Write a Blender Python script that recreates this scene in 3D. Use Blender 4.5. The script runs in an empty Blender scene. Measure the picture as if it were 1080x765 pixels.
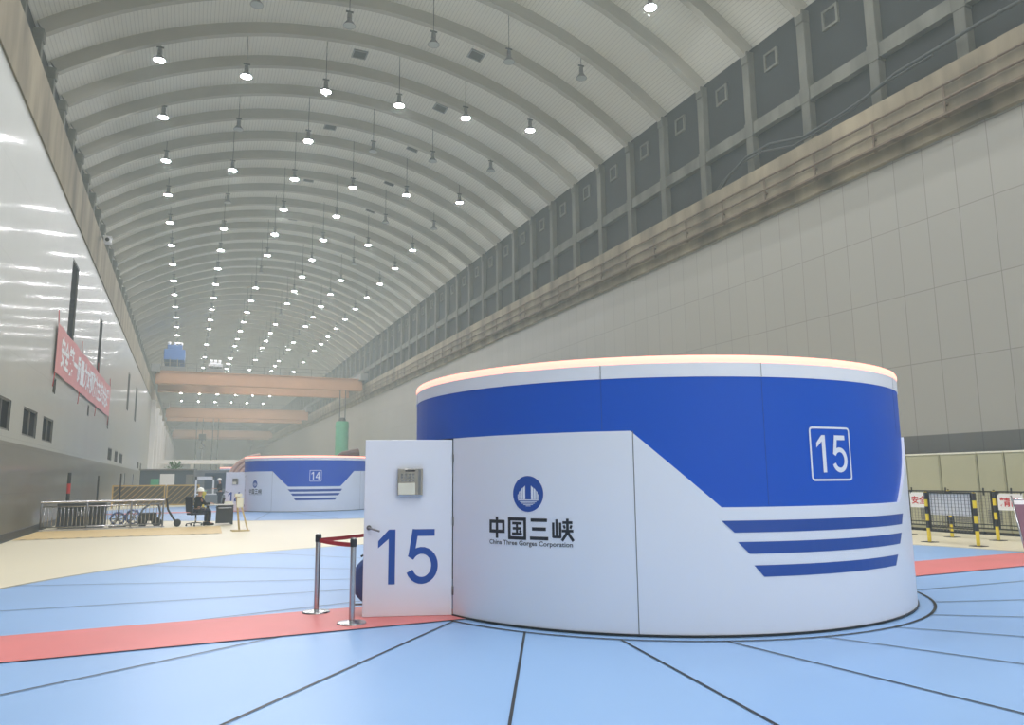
import bpy, bmesh, math, random
from math import sin, cos, pi, radians, degrees, sqrt, hypot, atan2
from mathutils import Vector, Matrix
random.seed(7)
sc = bpy.context.scene
COL = sc.collection

# ------------------------------------------------------------------ camera, world, exposure
FPX, YAW, PITCH, ROLL, CAMH = 793.38, .4052, .1534, -.0085, 1.6
F = Vector((sin(YAW)*cos(PITCH), cos(YAW)*cos(PITCH), sin(PITCH)))
R0 = Vector((cos(YAW), -sin(YAW), 0)); U0 = R0.cross(F)
RR = cos(ROLL)*R0 + sin(ROLL)*U0; UU = -sin(ROLL)*R0 + cos(ROLL)*U0
cam = bpy.data.objects.new('camera', bpy.data.cameras.new('camera')); COL.objects.link(cam)
cam.matrix_world = Matrix(((RR.x, UU.x, -F.x, 0), (RR.y, UU.y, -F.y, 0), (RR.z, UU.z, -F.z, CAMH), (0, 0, 0, 1)))
cam.data.sensor_fit = 'HORIZONTAL'; cam.data.sensor_width = 36; cam.data.lens = FPX/1080*36
cam.data.clip_end = 800; cam.data.clip_start = .05
sc.camera = cam
sc.view_settings.view_transform = 'Standard'; sc.view_settings.look = 'None'
sc.view_settings.gamma = 1; sc.view_settings.use_curve_mapping = False
sc.view_settings.exposure = 0.10
LAMP_L = 315.0          # radiance of a lit lamp
HAZE = .0052            # haze in the hall air, per metre
w = bpy.data.worlds.new('hall_air'); sc.world = w; w.use_nodes = True
nt = w.node_tree; nt.nodes['Background'].inputs[0].default_value = (0, 0, 0, 1)
vs = nt.nodes.new('ShaderNodeVolumeScatter'); vs.inputs['Density'].default_value = HAZE
vs.inputs['Color'].default_value = (.58, .66, .63, 1); vs.inputs['Anisotropy'].default_value = .25
nt.links.new(vs.outputs[0], nt.nodes['World Output'].inputs['Volume'])
cy = sc.cycles
cy.use_denoising = True; cy.max_bounces = 8; cy.diffuse_bounces = 5; cy.glossy_bounces = 3
cy.volume_bounces = 1; cy.sample_clamp_indirect = 4; cy.caustics_reflective = False; cy.caustics_refractive = False
cy.use_light_tree = True; cy.use_adaptive_sampling = True; cy.adaptive_threshold = .02

# ------------------------------------------------------------------ helpers
def lin(c):
    return tuple(((v/255)/12.92 if v/255 <= .04045 else ((v/255+.055)/1.055)**2.4) for v in c)

MATS = {}
def mat(name, rgb, rough=.5, metal=0, emit=0, noise=0, nscale=3, bump=0, bscale=20, spec=.5, coat=0, stretch=None):
    if name in MATS: return MATS[name]
    m = bpy.data.materials.new(name); m.use_nodes = True; MATS[name] = m
    n = m.node_tree.nodes; l = m.node_tree.links; p = n['Principled BSDF']
    c = lin(rgb)
    p.inputs['Base Color'].default_value = (*c, 1); p.inputs['Roughness'].default_value = rough
    p.inputs['Metallic'].default_value = metal; p.inputs['Specular IOR Level'].default_value = spec
    p.inputs['Coat Weight'].default_value = coat
    if emit:
        p.inputs['Emission Color'].default_value = (*c, 1); p.inputs['Emission Strength'].default_value = emit
    tc = n.new('ShaderNodeTexCoord'); mp = n.new('ShaderNodeMapping'); l.new(tc.outputs['Object'], mp.inputs[0])
    if stretch: mp.inputs['Scale'].default_value = stretch
    if noise:
        t = n.new('ShaderNodeTexNoise'); t.inputs['Scale'].default_value = nscale; t.inputs['Detail'].default_value = 5
        l.new(mp.outputs[0], t.inputs['Vector'])
        mx = n.new('ShaderNodeMix'); mx.data_type = 'RGBA'
        rmp = n.new('ShaderNodeMapRange'); rmp.inputs[1].default_value = .3; rmp.inputs[2].default_value = .7
        l.new(t.outputs['Fac'], rmp.inputs[0]); l.new(rmp.outputs[0], mx.inputs[0])
        mx.inputs[6].default_value = (*[v*(1-noise) for v in c], 1); mx.inputs[7].default_value = (*[min(1, v*(1+noise)) for v in c], 1)
        l.new(mx.outputs[2], p.inputs['Base Color'])
    if bump:
        t = n.new('ShaderNodeTexNoise'); t.inputs['Scale'].default_value = bscale; l.new(mp.outputs[0], t.inputs['Vector'])
        b = n.new('ShaderNodeBump'); b.inputs['Strength'].default_value = bump; b.inputs['Distance'].default_value = .05
        l.new(t.outputs['Fac'], b.inputs['Height']); l.new(b.outputs[0], p.inputs['Normal'])
    return m

def seam_mat(name, rgb, seam, pw, ph, z0, y0, rough, mortar=.012, noise=.06, gloss_bump=0, spec=.5, coat=0):
    """metal cladding panels in the y-z plane: joints every pw metres along y and ph metres in z"""
    m = bpy.data.materials.new(name); m.use_nodes = True; MATS[name] = m
    n = m.node_tree.nodes; l = m.node_tree.links; p = n['Principled BSDF']; c = lin(rgb)
    tc = n.new('ShaderNodeTexCoord'); sp = n.new('ShaderNodeSeparateXYZ'); l.new(tc.outputs['Object'], sp.inputs[0])
    def mth(op, a, b):
        k = n.new('ShaderNodeMath'); k.operation = op
        for i, v in enumerate((a, b)):
            if v is None: continue
            if isinstance(v, (int, float)): k.inputs[i].default_value = v
            else: l.new(v, k.inputs[i])
        return k.outputs[0]
    def joint(sock, off, step):
        f = mth('FRACT', mth('DIVIDE', mth('SUBTRACT', sock, off), step), None)
        a = mth('LESS_THAN', f, mortar/step); b = mth('GREATER_THAN', f, 1-mortar/step)
        return mth('MAXIMUM', a, b)
    j = mth('MAXIMUM', joint(sp.outputs[1], y0, pw), joint(sp.outputs[2], z0, ph))
    # each sheet has its own slight tone
    iy = mth('FLOOR', mth('DIVIDE', mth('SUBTRACT', sp.outputs[1], y0), pw), None)
    iz = mth('FLOOR', mth('DIVIDE', mth('SUBTRACT', sp.outputs[2], z0), ph), None)
    cb = n.new('ShaderNodeCombineXYZ'); l.new(iy, cb.inputs[0]); l.new(iz, cb.inputs[1])
    wn = n.new('ShaderNodeTexWhiteNoise'); l.new(cb.outputs[0], wn.inputs['Vector'])
    m1 = n.new('ShaderNodeMix'); m1.data_type = 'RGBA'; l.new(wn.outputs['Value'], m1.inputs[0])
    m1.inputs[6].default_value = (*[v*(1-noise) for v in c], 1); m1.inputs[7].default_value = (*[min(1, v*(1+noise)) for v in c], 1)
    m2 = n.new('ShaderNodeMix'); m2.data_type = 'RGBA'; l.new(j, m2.inputs[0]); l.new(m1.outputs[2], m2.inputs[6])
    m2.inputs[7].default_value = (*lin(seam), 1); l.new(m2.outputs[2], p.inputs['Base Color'])
    p.inputs['Roughness'].default_value = rough; p.inputs['Specular IOR Level'].default_value = spec
    p.inputs['Coat Weight'].default_value = coat; p.inputs['Coat Roughness'].default_value = .1
    if gloss_bump:
        p.inputs['Coat Roughness'].default_value = .08
        mp = n.new('ShaderNodeMapping'); mp.inputs['Scale'].default_value = (1, 4, .3); l.new(tc.outputs['Object'], mp.inputs[0])
        t = n.new('ShaderNodeTexNoise'); t.inputs['Scale'].default_value = 1.0; t.inputs['Detail'].default_value = 2
        l.new(mp.outputs[0], t.inputs['Vector'])
        b = n.new('ShaderNodeBump'); b.inputs['Strength'].default_value = gloss_bump; b.inputs['Distance'].default_value = .03
        l.new(t.outputs['Fac'], b.inputs['Height']); l.new(b.outputs[0], p.inputs['Coat Normal'])
    return m

class MB:
    """collects shapes, links them as ONE mesh object"""
    def __init__(s): s.bm = bmesh.new(); s.mats = []
    def mi(s, m):
        if m is None: return 0
        if m not in s.mats: s.mats.append(m)
        return s.mats.index(m)+1
    def face(s, pts, m=None):
        f = s.bm.faces.new([s.bm.verts.new(p) for p in pts]); f.material_index = s.mi(m); return f
    def box(s, x0, x1, y0, y1, z0, z1, m=None, M=None, bev=0):
        r = bmesh.ops.create_cube(s.bm, size=1)
        vv = r['verts']
        for v in vv:
            v.co = Vector(((x0+x1)/2+v.co.x*(x1-x0), (y0+y1)/2+v.co.y*(y1-y0), (z0+z1)/2+v.co.z*(z1-z0)))
        fs = set(f for v in vv for f in v.link_faces)
        k = s.mi(m)
        for f in fs: f.material_index = k
        if bev:
            es = list(set(e for v in vv for e in v.link_edges))
            rr = bmesh.ops.bevel(s.bm, geom=es, offset=bev, segments=2, affect='EDGES', profile=.5)
            vv = list(set(v for f in rr['faces'] for v in f.verts) | set(v for v in vv if v.is_valid))
            for f in rr['faces']: f.material_index = k
        if M is not None: bmesh.ops.transform(s.bm, matrix=M, verts=[v for v in vv if v.is_valid])
        return s
    def bar(s, a, b, w, h=None, m=None, bev=0):
        """square bar from a to b"""
        a = Vector(a); b = Vector(b); h = h or w; d = b-a; L = d.length
        M = Matrix.Translation((a+b)/2) @ d.to_track_quat('Z', 'Y').to_matrix().to_4x4()
        return s.box(-w/2, w/2, -h/2, h/2, -L/2, L/2, m, M, bev)
    def tube(s, pts, r, m=None, seg=10, closed=False, caps=True):
        pts = [Vector(p) for p in pts]; n = len(pts); k = s.mi(m); rings = []
        rs = r if isinstance(r, (list, tuple)) else [r]*n
        up = None
        for i, p in enumerate(pts):
            if closed: t = (pts[(i+1) % n]-pts[i-1]).normalized()
            else: t = (pts[min(i+1, n-1)]-pts[max(i-1, 0)]).normalized()
            if up is None:
                up = Vector((0, 0, 1)) if abs(t.z) < .9 else Vector((1, 0, 0))
            u = (up-t*up.dot(t)).normalized(); up = u; v = t.cross(u)
            rings.append([s.bm.verts.new(p+(u*cos(2*pi*j/seg)+v*sin(2*pi*j/seg))*rs[i]) for j in range(seg)])
        for i in range(n if closed else n-1):
            A = rings[i]; B = rings[(i+1) % n]
            for j in range(seg):
                f = s.bm.faces.new((A[j], A[(j+1) % seg], B[(j+1) % seg], B[j])); f.material_index = k; f.smooth = True
        if caps and not closed:
            for q, rg in ((0, rings[0][::-1]), (1, rings[-1])):
                f = s.bm.faces.new(rg); f.material_index = k
        return s
    def lathe(s, prof, c=(0, 0, 0), m=None, seg=24, a0=0, a1=2*pi, smooth=True):
        """profile of (r, z) turned about z through c"""
        k = s.mi(m); full = abs(a1-a0-2*pi) < 1e-6; N = seg if full else seg+1; rows = []
        for i in range(N):
            a = a0+(a1-a0)*i/seg
            rows.append([s.bm.verts.new((c[0]+r*cos(a), c[1]+r*sin(a), c[2]+z)) for r, z in prof])
        for i in range(seg):
            A = rows[i]; B = rows[(i+1) % N]
            for j in range(len(prof)-1):
                if prof[j][0] < 1e-6 and prof[j+1][0] < 1e-6: continue
                q = [A[j], B[j], B[j+1], A[j+1]]
                if prof[j][0] < 1e-6: q = [A[j], B[j+1], A[j+1]]
                elif prof[j+1][0] < 1e-6: q = [A[j], B[j], A[j+1]]
                f = s.bm.faces.new(q); f.material_index = k; f.smooth = smooth
        return s
    def build(s, name, m=None, parent=None, loc=None, smooth=None):
        me = bpy.data.meshes.new(name)
        bmesh.ops.recalc_face_normals(s.bm, faces=s.bm.faces) if not getattr(s, 'keep', 0) else None
        if smooth is not None:
            for f in s.bm.faces: f.smooth = smooth
        for e in s.bm.edges:
            if len(e.link_faces) == 2 and e.calc_face_angle(0) > .6: e.smooth = False
        if m is None:
            for f in s.bm.faces: f.material_index = max(0, f.material_index-1)
        s.bm.to_mesh(me); s.bm.free()
        if m is not None: me.materials.append(m)
        for q in s.mats: me.materials.append(q)
        o = bpy.data.objects.new(name, me); COL.objects.link(o)
        if parent is not None: o.parent = parent
        if loc is not None: o.location = loc
        return o

def tag(o, label=None, cat=None, group=None, kind=None):
    if label: o['label'] = label
    if cat: o['category'] = cat
    if group: o['group'] = group
    if kind: o['kind'] = kind
    return o
def struct(o): o['kind'] = 'structure'; return o
def empty(name, loc=(0, 0, 0), rz=0):
    o = bpy.data.objects.new(name, None); COL.objects.link(o); o.location = loc; o.rotation_euler = (0, 0, rz)
    o.empty_display_size = .2; return o
def copy_tree(o, parent=None, keep_label=False):
    c = o.copy(); COL.objects.link(c); c.parent = parent
    for ch in [q for q in KIDS(o)]: copy_tree(ch, c)
    return c
def KIDS(o): return list(o.children)

# ------------------------------------------------------------------ materials
M = dict(
 ceil_rib=mat('painted_rib', (160, 157, 146), .7, noise=.05, nscale=.6),
 concrete=mat('raw_concrete', (90, 90, 82), .85, noise=.42, nscale=1.1, stretch=(1, 1, .35)),
 beamc=mat('beige_concrete', (124, 114, 94), .8, noise=.5, nscale=.7, stretch=(1, 1.2, .25)),
 dark_panel=mat('slate_panel', (22, 26, 29), .85, noise=.3, nscale=.8),
 rust=mat('rusty_pipe', (98, 82, 66), .7, noise=.3, nscale=6),
 white_p=mat('white_panel_paint', (230, 234, 244), .35, noise=.015, nscale=.5),
 blue_p=mat('blue_panel_paint', (0, 82, 192), .4, spec=.3),
 blue_d=mat('deep_blue_vinyl', (18, 72, 158), .4),
 black=mat('black_paint', (18, 19, 22), .5),
 ink=mat('navy_black_vinyl', (14, 18, 34), .5),
 steel=mat('brushed_steel', (190, 190, 192), .25, metal=1),
 steel_d=mat('dull_steel', (120, 120, 122), .45, metal=.7),
 grey=mat('grey_paint', (122, 126, 126), .6, noise=.08, nscale=2),
 red_belt=mat('red_webbing', (176, 26, 34), .7),
 yellow=mat('yellow_paint', (232, 206, 50), .5),
 cream=mat('cream_enamel', (170, 168, 140), .45, noise=.02),
 cream_t=mat('pale_cream_enamel', (224, 222, 204), .45),
 dark=mat('charcoal_plastic', (34, 36, 42), .55),
 navy=mat('navy_cloth', (26, 34, 60), .8),
 cloth_dk=mat('dark_workwear', (24, 26, 36), .85),
 skin=mat('skin', (196, 150, 124), .55),
 helmet=mat('white_helmet', (242, 242, 238), .3),
 orange=mat('crane_orange', (180, 134, 98), .6, noise=.08, nscale=.5),
 crane_g=mat('crane_grey', (120, 120, 118), .6),
 crane_b=mat('crane_blue', (44, 100, 170), .5),
 green=mat('green_tank_paint', (70, 160, 120), .5, noise=.1, nscale=1.5),
 ochre=mat('ochre_paint', (206, 166, 84), .6, noise=.1, nscale=2),
 slate=mat('slate_blue_sheet', (66, 80, 92), .6),
 copper=mat('copper_tone_cover', (200, 168, 154), .5, noise=.1, nscale=1.5),
 tan=mat('tan_floor_mat', (220, 190, 130), .5, noise=.04, nscale=1),
 wood=mat('pale_wood', (196, 176, 128), .6, noise=.1, nscale=4),
 red_face=mat('hazed_banner_red', (208, 142, 142), .7, noise=.05, nscale=.7),  # red cloth paled to pink, the wash of haze put into its colour
 red_txt=mat('red_lettering', (196, 40, 44), .6),
 white_b=mat('white_board', (232, 232, 232), .6),
 purple=mat('maroon_board', (112, 66, 88), .5),
 led=mat('led_strip', (255, 158, 140), .5, emit=1.9),
 glass=mat('dark_glass', (30, 34, 38), .15),
 frame=mat('window_frame', (92, 92, 88), .5),
 cable=mat('black_cable', (50, 54, 54), .6),
 hoseb=mat('blue_hose', (50, 72, 130), .5),
)
# glossy white cladding, left wall; matt grey cladding, right wall
M['clad_l'] = seam_mat('gloss_cladding', (162, 164, 158), (140, 142, 136), 1.22, 2.28, .55, .3, .42, mortar=.006, noise=.02, gloss_bump=.10, spec=.4, coat=.18)
M['dado_l'] = seam_mat('gloss_dado', (106, 103, 92), (88, 86, 78), 1.22, 1.3, 0, .3, .4, mortar=.006, noise=.05, gloss_bump=.12, spec=.4, coat=.2)
M['clad_r'] = seam_mat('matt_cladding', (150, 148, 140), (120, 118, 111), 1.07, 2.28, .55, .87, .5, mortar=.011, noise=.025, spec=.35)
M['dado_r'] = seam_mat('matt_dado', (92, 93, 90), (74, 75, 72), 1.07, 4, -.5, .87, .5, mortar=.012, noise=.04)

def deck_material():
    m = bpy.data.materials.new('ribbed_roof_sheet'); m.use_nodes = True; n = m.node_tree.nodes; l = m.node_tree.links; p = n['Principled BSDF']
    uv = n.new('ShaderNodeUVMap'); sp = n.new('ShaderNodeSeparateXYZ'); l.new(uv.outputs[0], sp.inputs[0])
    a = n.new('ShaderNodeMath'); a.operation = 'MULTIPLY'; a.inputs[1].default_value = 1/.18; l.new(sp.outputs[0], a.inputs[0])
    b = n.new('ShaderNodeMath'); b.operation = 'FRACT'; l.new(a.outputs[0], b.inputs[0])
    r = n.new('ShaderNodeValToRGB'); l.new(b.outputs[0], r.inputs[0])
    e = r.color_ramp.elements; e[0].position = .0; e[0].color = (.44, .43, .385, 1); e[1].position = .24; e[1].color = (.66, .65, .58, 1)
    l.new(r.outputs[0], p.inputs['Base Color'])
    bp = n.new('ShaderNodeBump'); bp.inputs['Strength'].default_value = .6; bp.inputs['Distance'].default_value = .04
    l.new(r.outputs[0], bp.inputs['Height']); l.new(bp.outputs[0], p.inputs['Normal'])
    p.inputs['Roughness'].default_value = .7
    return m
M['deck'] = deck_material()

def floor_material(name, rgb, rough, noise, stretch):
    m = mat(name, rgb, rough, noise=noise, nscale=.35, stretch=stretch, coat=.15, spec=.45)
    m.node_tree.nodes['Principled BSDF'].inputs['Coat Roughness'].default_value = .3
    return m
M['floor'] = floor_material('cream_epoxy', (232, 222, 194), .4, .05, (1, .4, 1))
M['floor_blue'] = floor_material('blue_epoxy', (141, 179, 225), .38, .05, (1, 1, 1))
M['floor_red'] = mat('red_epoxy', (216, 118, 116), .45, noise=.06, nscale=.9)

# ------------------------------------------------------------------ hall shell
Y0, Y1 = -28.0, 292.0
XL, XR = -4.53, 21.2
AC, AR, ACR = 7.5, 23.0, 24.15          # arch: centre x, radius and crown height of the rib soffit
def arc(x, R, crown): return crown-R+sqrt(max(0, R*R-(x-AC)**2))

b = MB(); b.box(-8, 24, Y0, Y1, -.3, 0); floor = struct(b.build('floor', M['floor']))

def wall_with_holes(name, X, z1, holes, mats, dado, depth, back):
    """a wall in the plane x = X facing +x, rectangular openings (ya, yb, za, zb) cut in it"""
    ys = sorted({Y0, Y1, *[h[0] for h in holes], *[h[1] for h in holes]}); zs = sorted({0, dado, z1, *[h[2] for h in holes], *[h[3] for h in holes]})
    b = MB()
    for i in range(len(ys)-1):
        for j in range(len(zs)-1):
            yc = (ys[i]+ys[i+1])/2; zc = (zs[j]+zs[j+1])/2
            if any(h[0] < yc < h[1] and h[2] < zc < h[3] for h in holes): continue
            b.face([(X, ys[i], zs[j]), (X, ys[i+1], zs[j]), (X, ys[i+1], zs[j+1]), (X, ys[i], zs[j+1])], mats[0] if zc > dado else mats[1])
    for ya, yb, za, zb in holes:
        q = [(ya, za), (yb, za), (yb, zb), (ya, zb)]
        for k in range(4):
            (a, c), (e, f) = q[k], q[(k+1) % 4]
            b.face([(X, a, c), (X, e, f), (X-depth, e, f), (X-depth, a, c)], back)
    b.face([(X-.6, Y0, 0), (X-.6, Y1, 0), (X-.6, Y1, z1), (X-.6, Y0, z1)], mats[0])
    b.keep = 1
    o = b.build(name); return struct(o)

slots = [(32.9, 34.7, 7.1, 10.3), (43.3, 44.6, 7.1, 10.05), (64.3, 66.2, 7.1, 10.0), (73.8, 76.0, 6.95, 9.95),
         (30.7, 31.3, 4.75, 5.3), (40.9, 41.5, 4.75, 5.3), (50.7, 51.4, 4.75, 5.6)]
squares = [(26.05, 28.25, 3.0, 3.84), (29.4, 31.45, 3.0, 3.82), (22.2, 24.3, 3.0, 3.84), (52.4, 55.0, 2.95, 3.72), (57.2, 59.4, 2.93, 3.7), (61, 63.9, 2.92, 3.68), (82.5, 85.4, 2.9, 3.55), (87.5, 90.0, 2.9, 3.55)]
doors_l = [(66.5, 68.0, 0, 2.3), (76.5, 78.2, 0, 2.3)]
wl = wall_with_holes('wall_left', XL, 11.75, slots+squares+doors_l, (M['clad_l'], M['dado_l']), 2.72, .12, M['dark'])
for i, (ya, yb, za, zb) in enumerate(slots+squares):
    b = MB(); t = .05; x = XL-.10
    b.box(x, x+.08, ya, ya+t, za, zb); b.box(x, x+.08, yb-t, yb, za, zb); b.box(x, x+.08, ya+t, yb-t, za, za+t); b.box(x, x+.08, ya+t, yb-t, zb-t, zb)
    if yb-ya > 1.9: b.box(x, x+.08, (ya+yb)/2-t/2, (ya+yb)/2+t/2, za+t, zb-t)
    o = struct(b.build('window_%d' % (i+1), M['frame']))
    g = MB(); g.box(x+.02, x+.04, ya+t, yb-t, za+t, zb-t); g.build('pane', mat('slot_glass', (18, 22, 30), .8, spec=.05), o)
for i, (ya, yb, za, zb) in enumerate(doors_l):
    b = MB(); b.box(XL-.12, XL-.05, ya, yb, za, zb); o = struct(b.build('door_%d' % (i+1), M['grey']))
    g = MB(); g.bar((XL-.035, yb-.2, .95), (XL-.035, yb-.2, 1.15), .03); g.build('door_handle', M['steel'], o)

b = MB()
for za, zb, mm in ((0, 2.83, M['dado_r']), (2.83, 12.05, M['clad_r'])):
    b.face([(XR, Y0, za), (XR, Y0, zb), (XR, Y1, zb), (XR, Y1, za)], mm)
b.face([(XR+.5, Y0, 0), (XR+.5, Y1, 0), (XR+.5, Y1, 12.05), (XR+.5, Y0, 12.05)], M['clad_r']); b.keep = 1
wr = struct(b.build('wall_right'))
b = MB(); b.box(-8, 24, Y1, Y1+.4, 0, 26); struct(b.build('wall_back', M['white_b']))
b = MB(); b.box(-8, 24, Y0-.4, Y0, 0, 26); struct(b.build('wall_front', M['white_b']))
b = MB(); b.box(XL, XL+.06, Y0, Y1, 0, .22); struct(b.build('baseboard_left', M['dark']))
b = MB(); b.box(XR-.06, XR, Y0, Y1, 0, .15); struct(b.build('baseboard_right', M['dark']))

# crane runway beams and the window band above them
b = MB(); b.box(20.8, 22.4, Y0, Y1, 12.47, 14.05); b.box(21.0, 22.4, Y0, Y1, 12.02, 12.47)
trim1 = struct(b.build('trim_1', M['beamc']))
b = MB(); b.box(-7.4, XL+.05, Y0, Y1, 11.73, 13.6); struct(b.build('trim_2', M['beamc']))
b = MB(); b.box(21.34, 21.64, Y0, Y1, 15.98, 16.5); struct(b.build('trim_3', M['concrete']))
b = MB(); b.box(-6.64, -6.34, Y0, Y1, 15.98, 16.5); struct(b.build('trim_4', M['concrete']))
b = MB(); b.box(21.62, 22.5, Y0, Y1, 14.05, 21.2); upr = struct(b.build('wall_upper_right', M['dark_panel']))
b = MB(); b.box(-7.5, -6.62, Y0, Y1, 13.95, 21.2); upl = struct(b.build('wall_upper_left', M['dark_panel']))

# roof deck
NS = 48; RD = 23.55; CRD = 24.7; xa, xb = -7.3, 22.3
a_s = math.asin((xa-AC)/RD); a_e = math.asin((xb-AC)/RD)
bm = bmesh.new(); uvl = bm.loops.layers.uv.new('UVMap')
ysr = [Y0+(Y1-Y0)*i/16 for i in range(17)]
for off, flip in ((0, 0), (.25, 1)):
    rows = [[bm.verts.new((AC+(RD+off)*sin(a_s+(a_e-a_s)*i/NS), y, CRD-RD+(RD+off)*cos(a_s+(a_e-a_s)*i/NS))) for i in range(NS+1)] for y in ysr]
    for j in range(16):
        for i in range(NS):
            q = [(j, i), (j, i+1), (j+1, i+1), (j+1, i)]
            if flip: q = q[::-1]
            f = bm.faces.new([rows[a][c] for a, c in q]); f.smooth = True
            for lp, (a, c) in zip(f.loops, q): lp[uvl].uv = ((a_s+(a_e-a_s)*c/NS)*RD, ysr[a])
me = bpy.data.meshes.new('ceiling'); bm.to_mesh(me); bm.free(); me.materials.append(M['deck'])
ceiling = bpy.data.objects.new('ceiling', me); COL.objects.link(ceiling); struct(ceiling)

# one arched rib, copied along the roof
PITCHY = 3.19; RY0 = 20.6
b = MB(); xs0, xs1 = -6.2, 21.25
prof = [(-.15, AR, 0), (.15, AR, 0), (.22, RD+.05, 1), (-.22, RD+.05, 1)]
s0 = math.asin((xs0-AC)/AR); s1 = math.asin((xs1-AC)/AR); rows = []
for i in range(41):
    a = s0+(s1-s0)*i/40
    row = []
    for dy, r, top in prof:
        cz = (CRD-RD) if top else (ACR-AR)
        row.append(b.bm.verts.new((AC+r*sin(a), dy, cz+r*cos(a))))
    rows.append(row)
for i in range(40):
    for j in range(4):
        f = b.bm.faces.new((rows[i][j], rows[i][(j+1) % 4], rows[i+1][(j+1) % 4], rows[i+1][j])); f.smooth = False
b.bm.faces.new(rows[0]); b.bm.faces.new(rows[-1])
rib = b.build('rib', M['ceil_rib'], ceiling)
NRIB = range(-15, 85)
def column_mesh(side):
    b = MB(); z0, z1 = 14.0, 19.75
    x0, x1 = (21.3, 21.7)
    b.box(x0, x1, -.2, .2, z0, z1, bev=.03)
    # haunch where the rib lands
    b.box(x0-.06, x1, -.21, .21, 19.25, 19.8, bev=.05); b.box(x0-.02, x1, -.24, .24, 15.9, 16.58, bev=.02)
    if side < 0:
        for v in b.bm.verts: v.co.x = 2*AC-v.co.x
    return b
colr = column_mesh(1).build('column', M['concrete'], upr)
coll = column_mesh(-1).build('column', M['concrete'], upl)
b = MB()
for a, c, e, f in ((-.3, .3, .28, .36), (-.3, .3, -.36, -.28), (-.36, -.28, -.36, .36), (.28, .36, -.36, .36)):
    pass
b.box(21.52, 21.64, -.38, .38, 18.45, 18.55); b.box(21.52, 21.64, -.38, .38, 19.15, 19.25); b.box(21.52, 21.64, -.38, -.28, 18.55, 19.15); b.box(21.52, 21.64, .28, .38, 18.55, 19.15)
b.box(21.58, 21.63, -.28, .28, 18.55, 19.15, M['dark_panel']); vfr = b.build('vent_frame', M['concrete'], upr)
for k in NRIB:
    y = RY0+PITCHY*k
    if k == -15: r, c1, c2, v = rib, colr, coll, vfr
    else:
        r, c1, c2, v = [q.copy() for q in (rib, colr, coll, vfr)]
        for q in (r, c1, c2, v): COL.objects.link(q)
        r.parent = ceiling; c1.parent = upr; c2.parent = upl; v.parent = upr
    for q in (r, c1, c2): q.location.y = y
    v.location.y = y+PITCHY*.6
# pilasters where the left wall steps, far down the hall
pil = None
for y in range(104, 290, 12):
    if pil is None:
        b = MB(); b.box(XL-.1, XL+.55, -.6, .6, 0, 11.7); pil = b.build('pilaster', M['white_b'], wl); q = pil
    else:
        q = pil.copy(); COL.objects.link(q); q.parent = wl
    q.location.y = y

# ------------------------------------------------------------------ coloured floor covers around each unit
DX, DY, RDR, SPACE = 6.285, 9.607, 3.40, 34.33
def disc(cx, cy, R, name):
    b = MB(); seg = 96
    b.face([(cx+R*cos(2*pi*i/seg), cy+R*sin(2*pi*i/seg), .006) for i in range(seg)], M['floor_blue'])
    # red walkway straight across the disc
    s = .045; n = hypot(1, s); ux, uy = 1/n, s/n; vx, vy = -uy, ux; oy = -.28
    for sg in (-1, 1):
        pts = []
        for v_ in (-.7, .7):
            d1 = sqrt(R*R-(v_+oy)**2)
            pts.append((sg*3.2, v_+oy)); pts.append((sg*d1, v_+oy))
        q = [pts[0], pts[1], pts[3], pts[2]]
        b.face([(cx+ux*p+vx*r, cy+uy*p+vy*r, .018) for p, r in q][::sg], M['floor_red'])
    # dark joints, set tangent to an inner circle
    for k in range(22):
        th = radians(-144.5+16.364*k)
        dr = th+radians(28.5); px, py = cx+3.62*cos(th), cy+3.62*sin(th)
        dx, dy = cos(dr), sin(dr); rx, ry = px-cx, py-cy; bb = rx*dx+ry*dy; L = -bb+sqrt(bb*bb-(rx*rx+ry*ry)+R*R)
        hw = .012
        b.face([(px-dy*hw, py+dx*hw, .014), (px+dy*hw, py-dx*hw, .014), (px+dx*L+dy*hw, py+dy*L-dx*hw, .014), (px+dx*L-dy*hw, py+dy*L+dx*hw, .014)], M['black'])
    for r0, r1, z in ((3.60, 3.635, .014), (R-.02, R+.02, .014)):
        for i in range(seg):
            a, c = 2*pi*i/seg, 2*pi*(i+1)/seg
            b.face([(cx+r0*cos(a), cy+r0*sin(a), z), (cx+r1*cos(a), cy+r1*sin(a), z), (cx+r1*cos(c), cy+r1*sin(c), z), (cx+r0*cos(c), cy+r0*sin(c), z)], M['black'])
    for f in b.bm.faces:
        if f.normal.z < 0: f.normal_flip()
    o = b.build(name, parent=floor); return o
disc(DX, DY, 9.82, 'floor_disc'); disc(DX, DY+SPACE, 11.6, 'floor_disc'); disc(DX, DY+2*SPACE, 10.5, 'floor_disc')
b = MB(); b.face([(XL+.1, 25.4, .007), (1.1, 25.5, .007), (1.2, 29.6, .007), (XL+.1, 29.6, .007)], M['tan'])
x = XL+.3
while x < 1.0:
    b.face([(x, 25.42, .012), (x+.13, 25.42, .012), (x+.13, 25.54, .012), (x, 25.54, .012)], M['dark']); x += .34
b.build('yellow_border', parent=floor)

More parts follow.
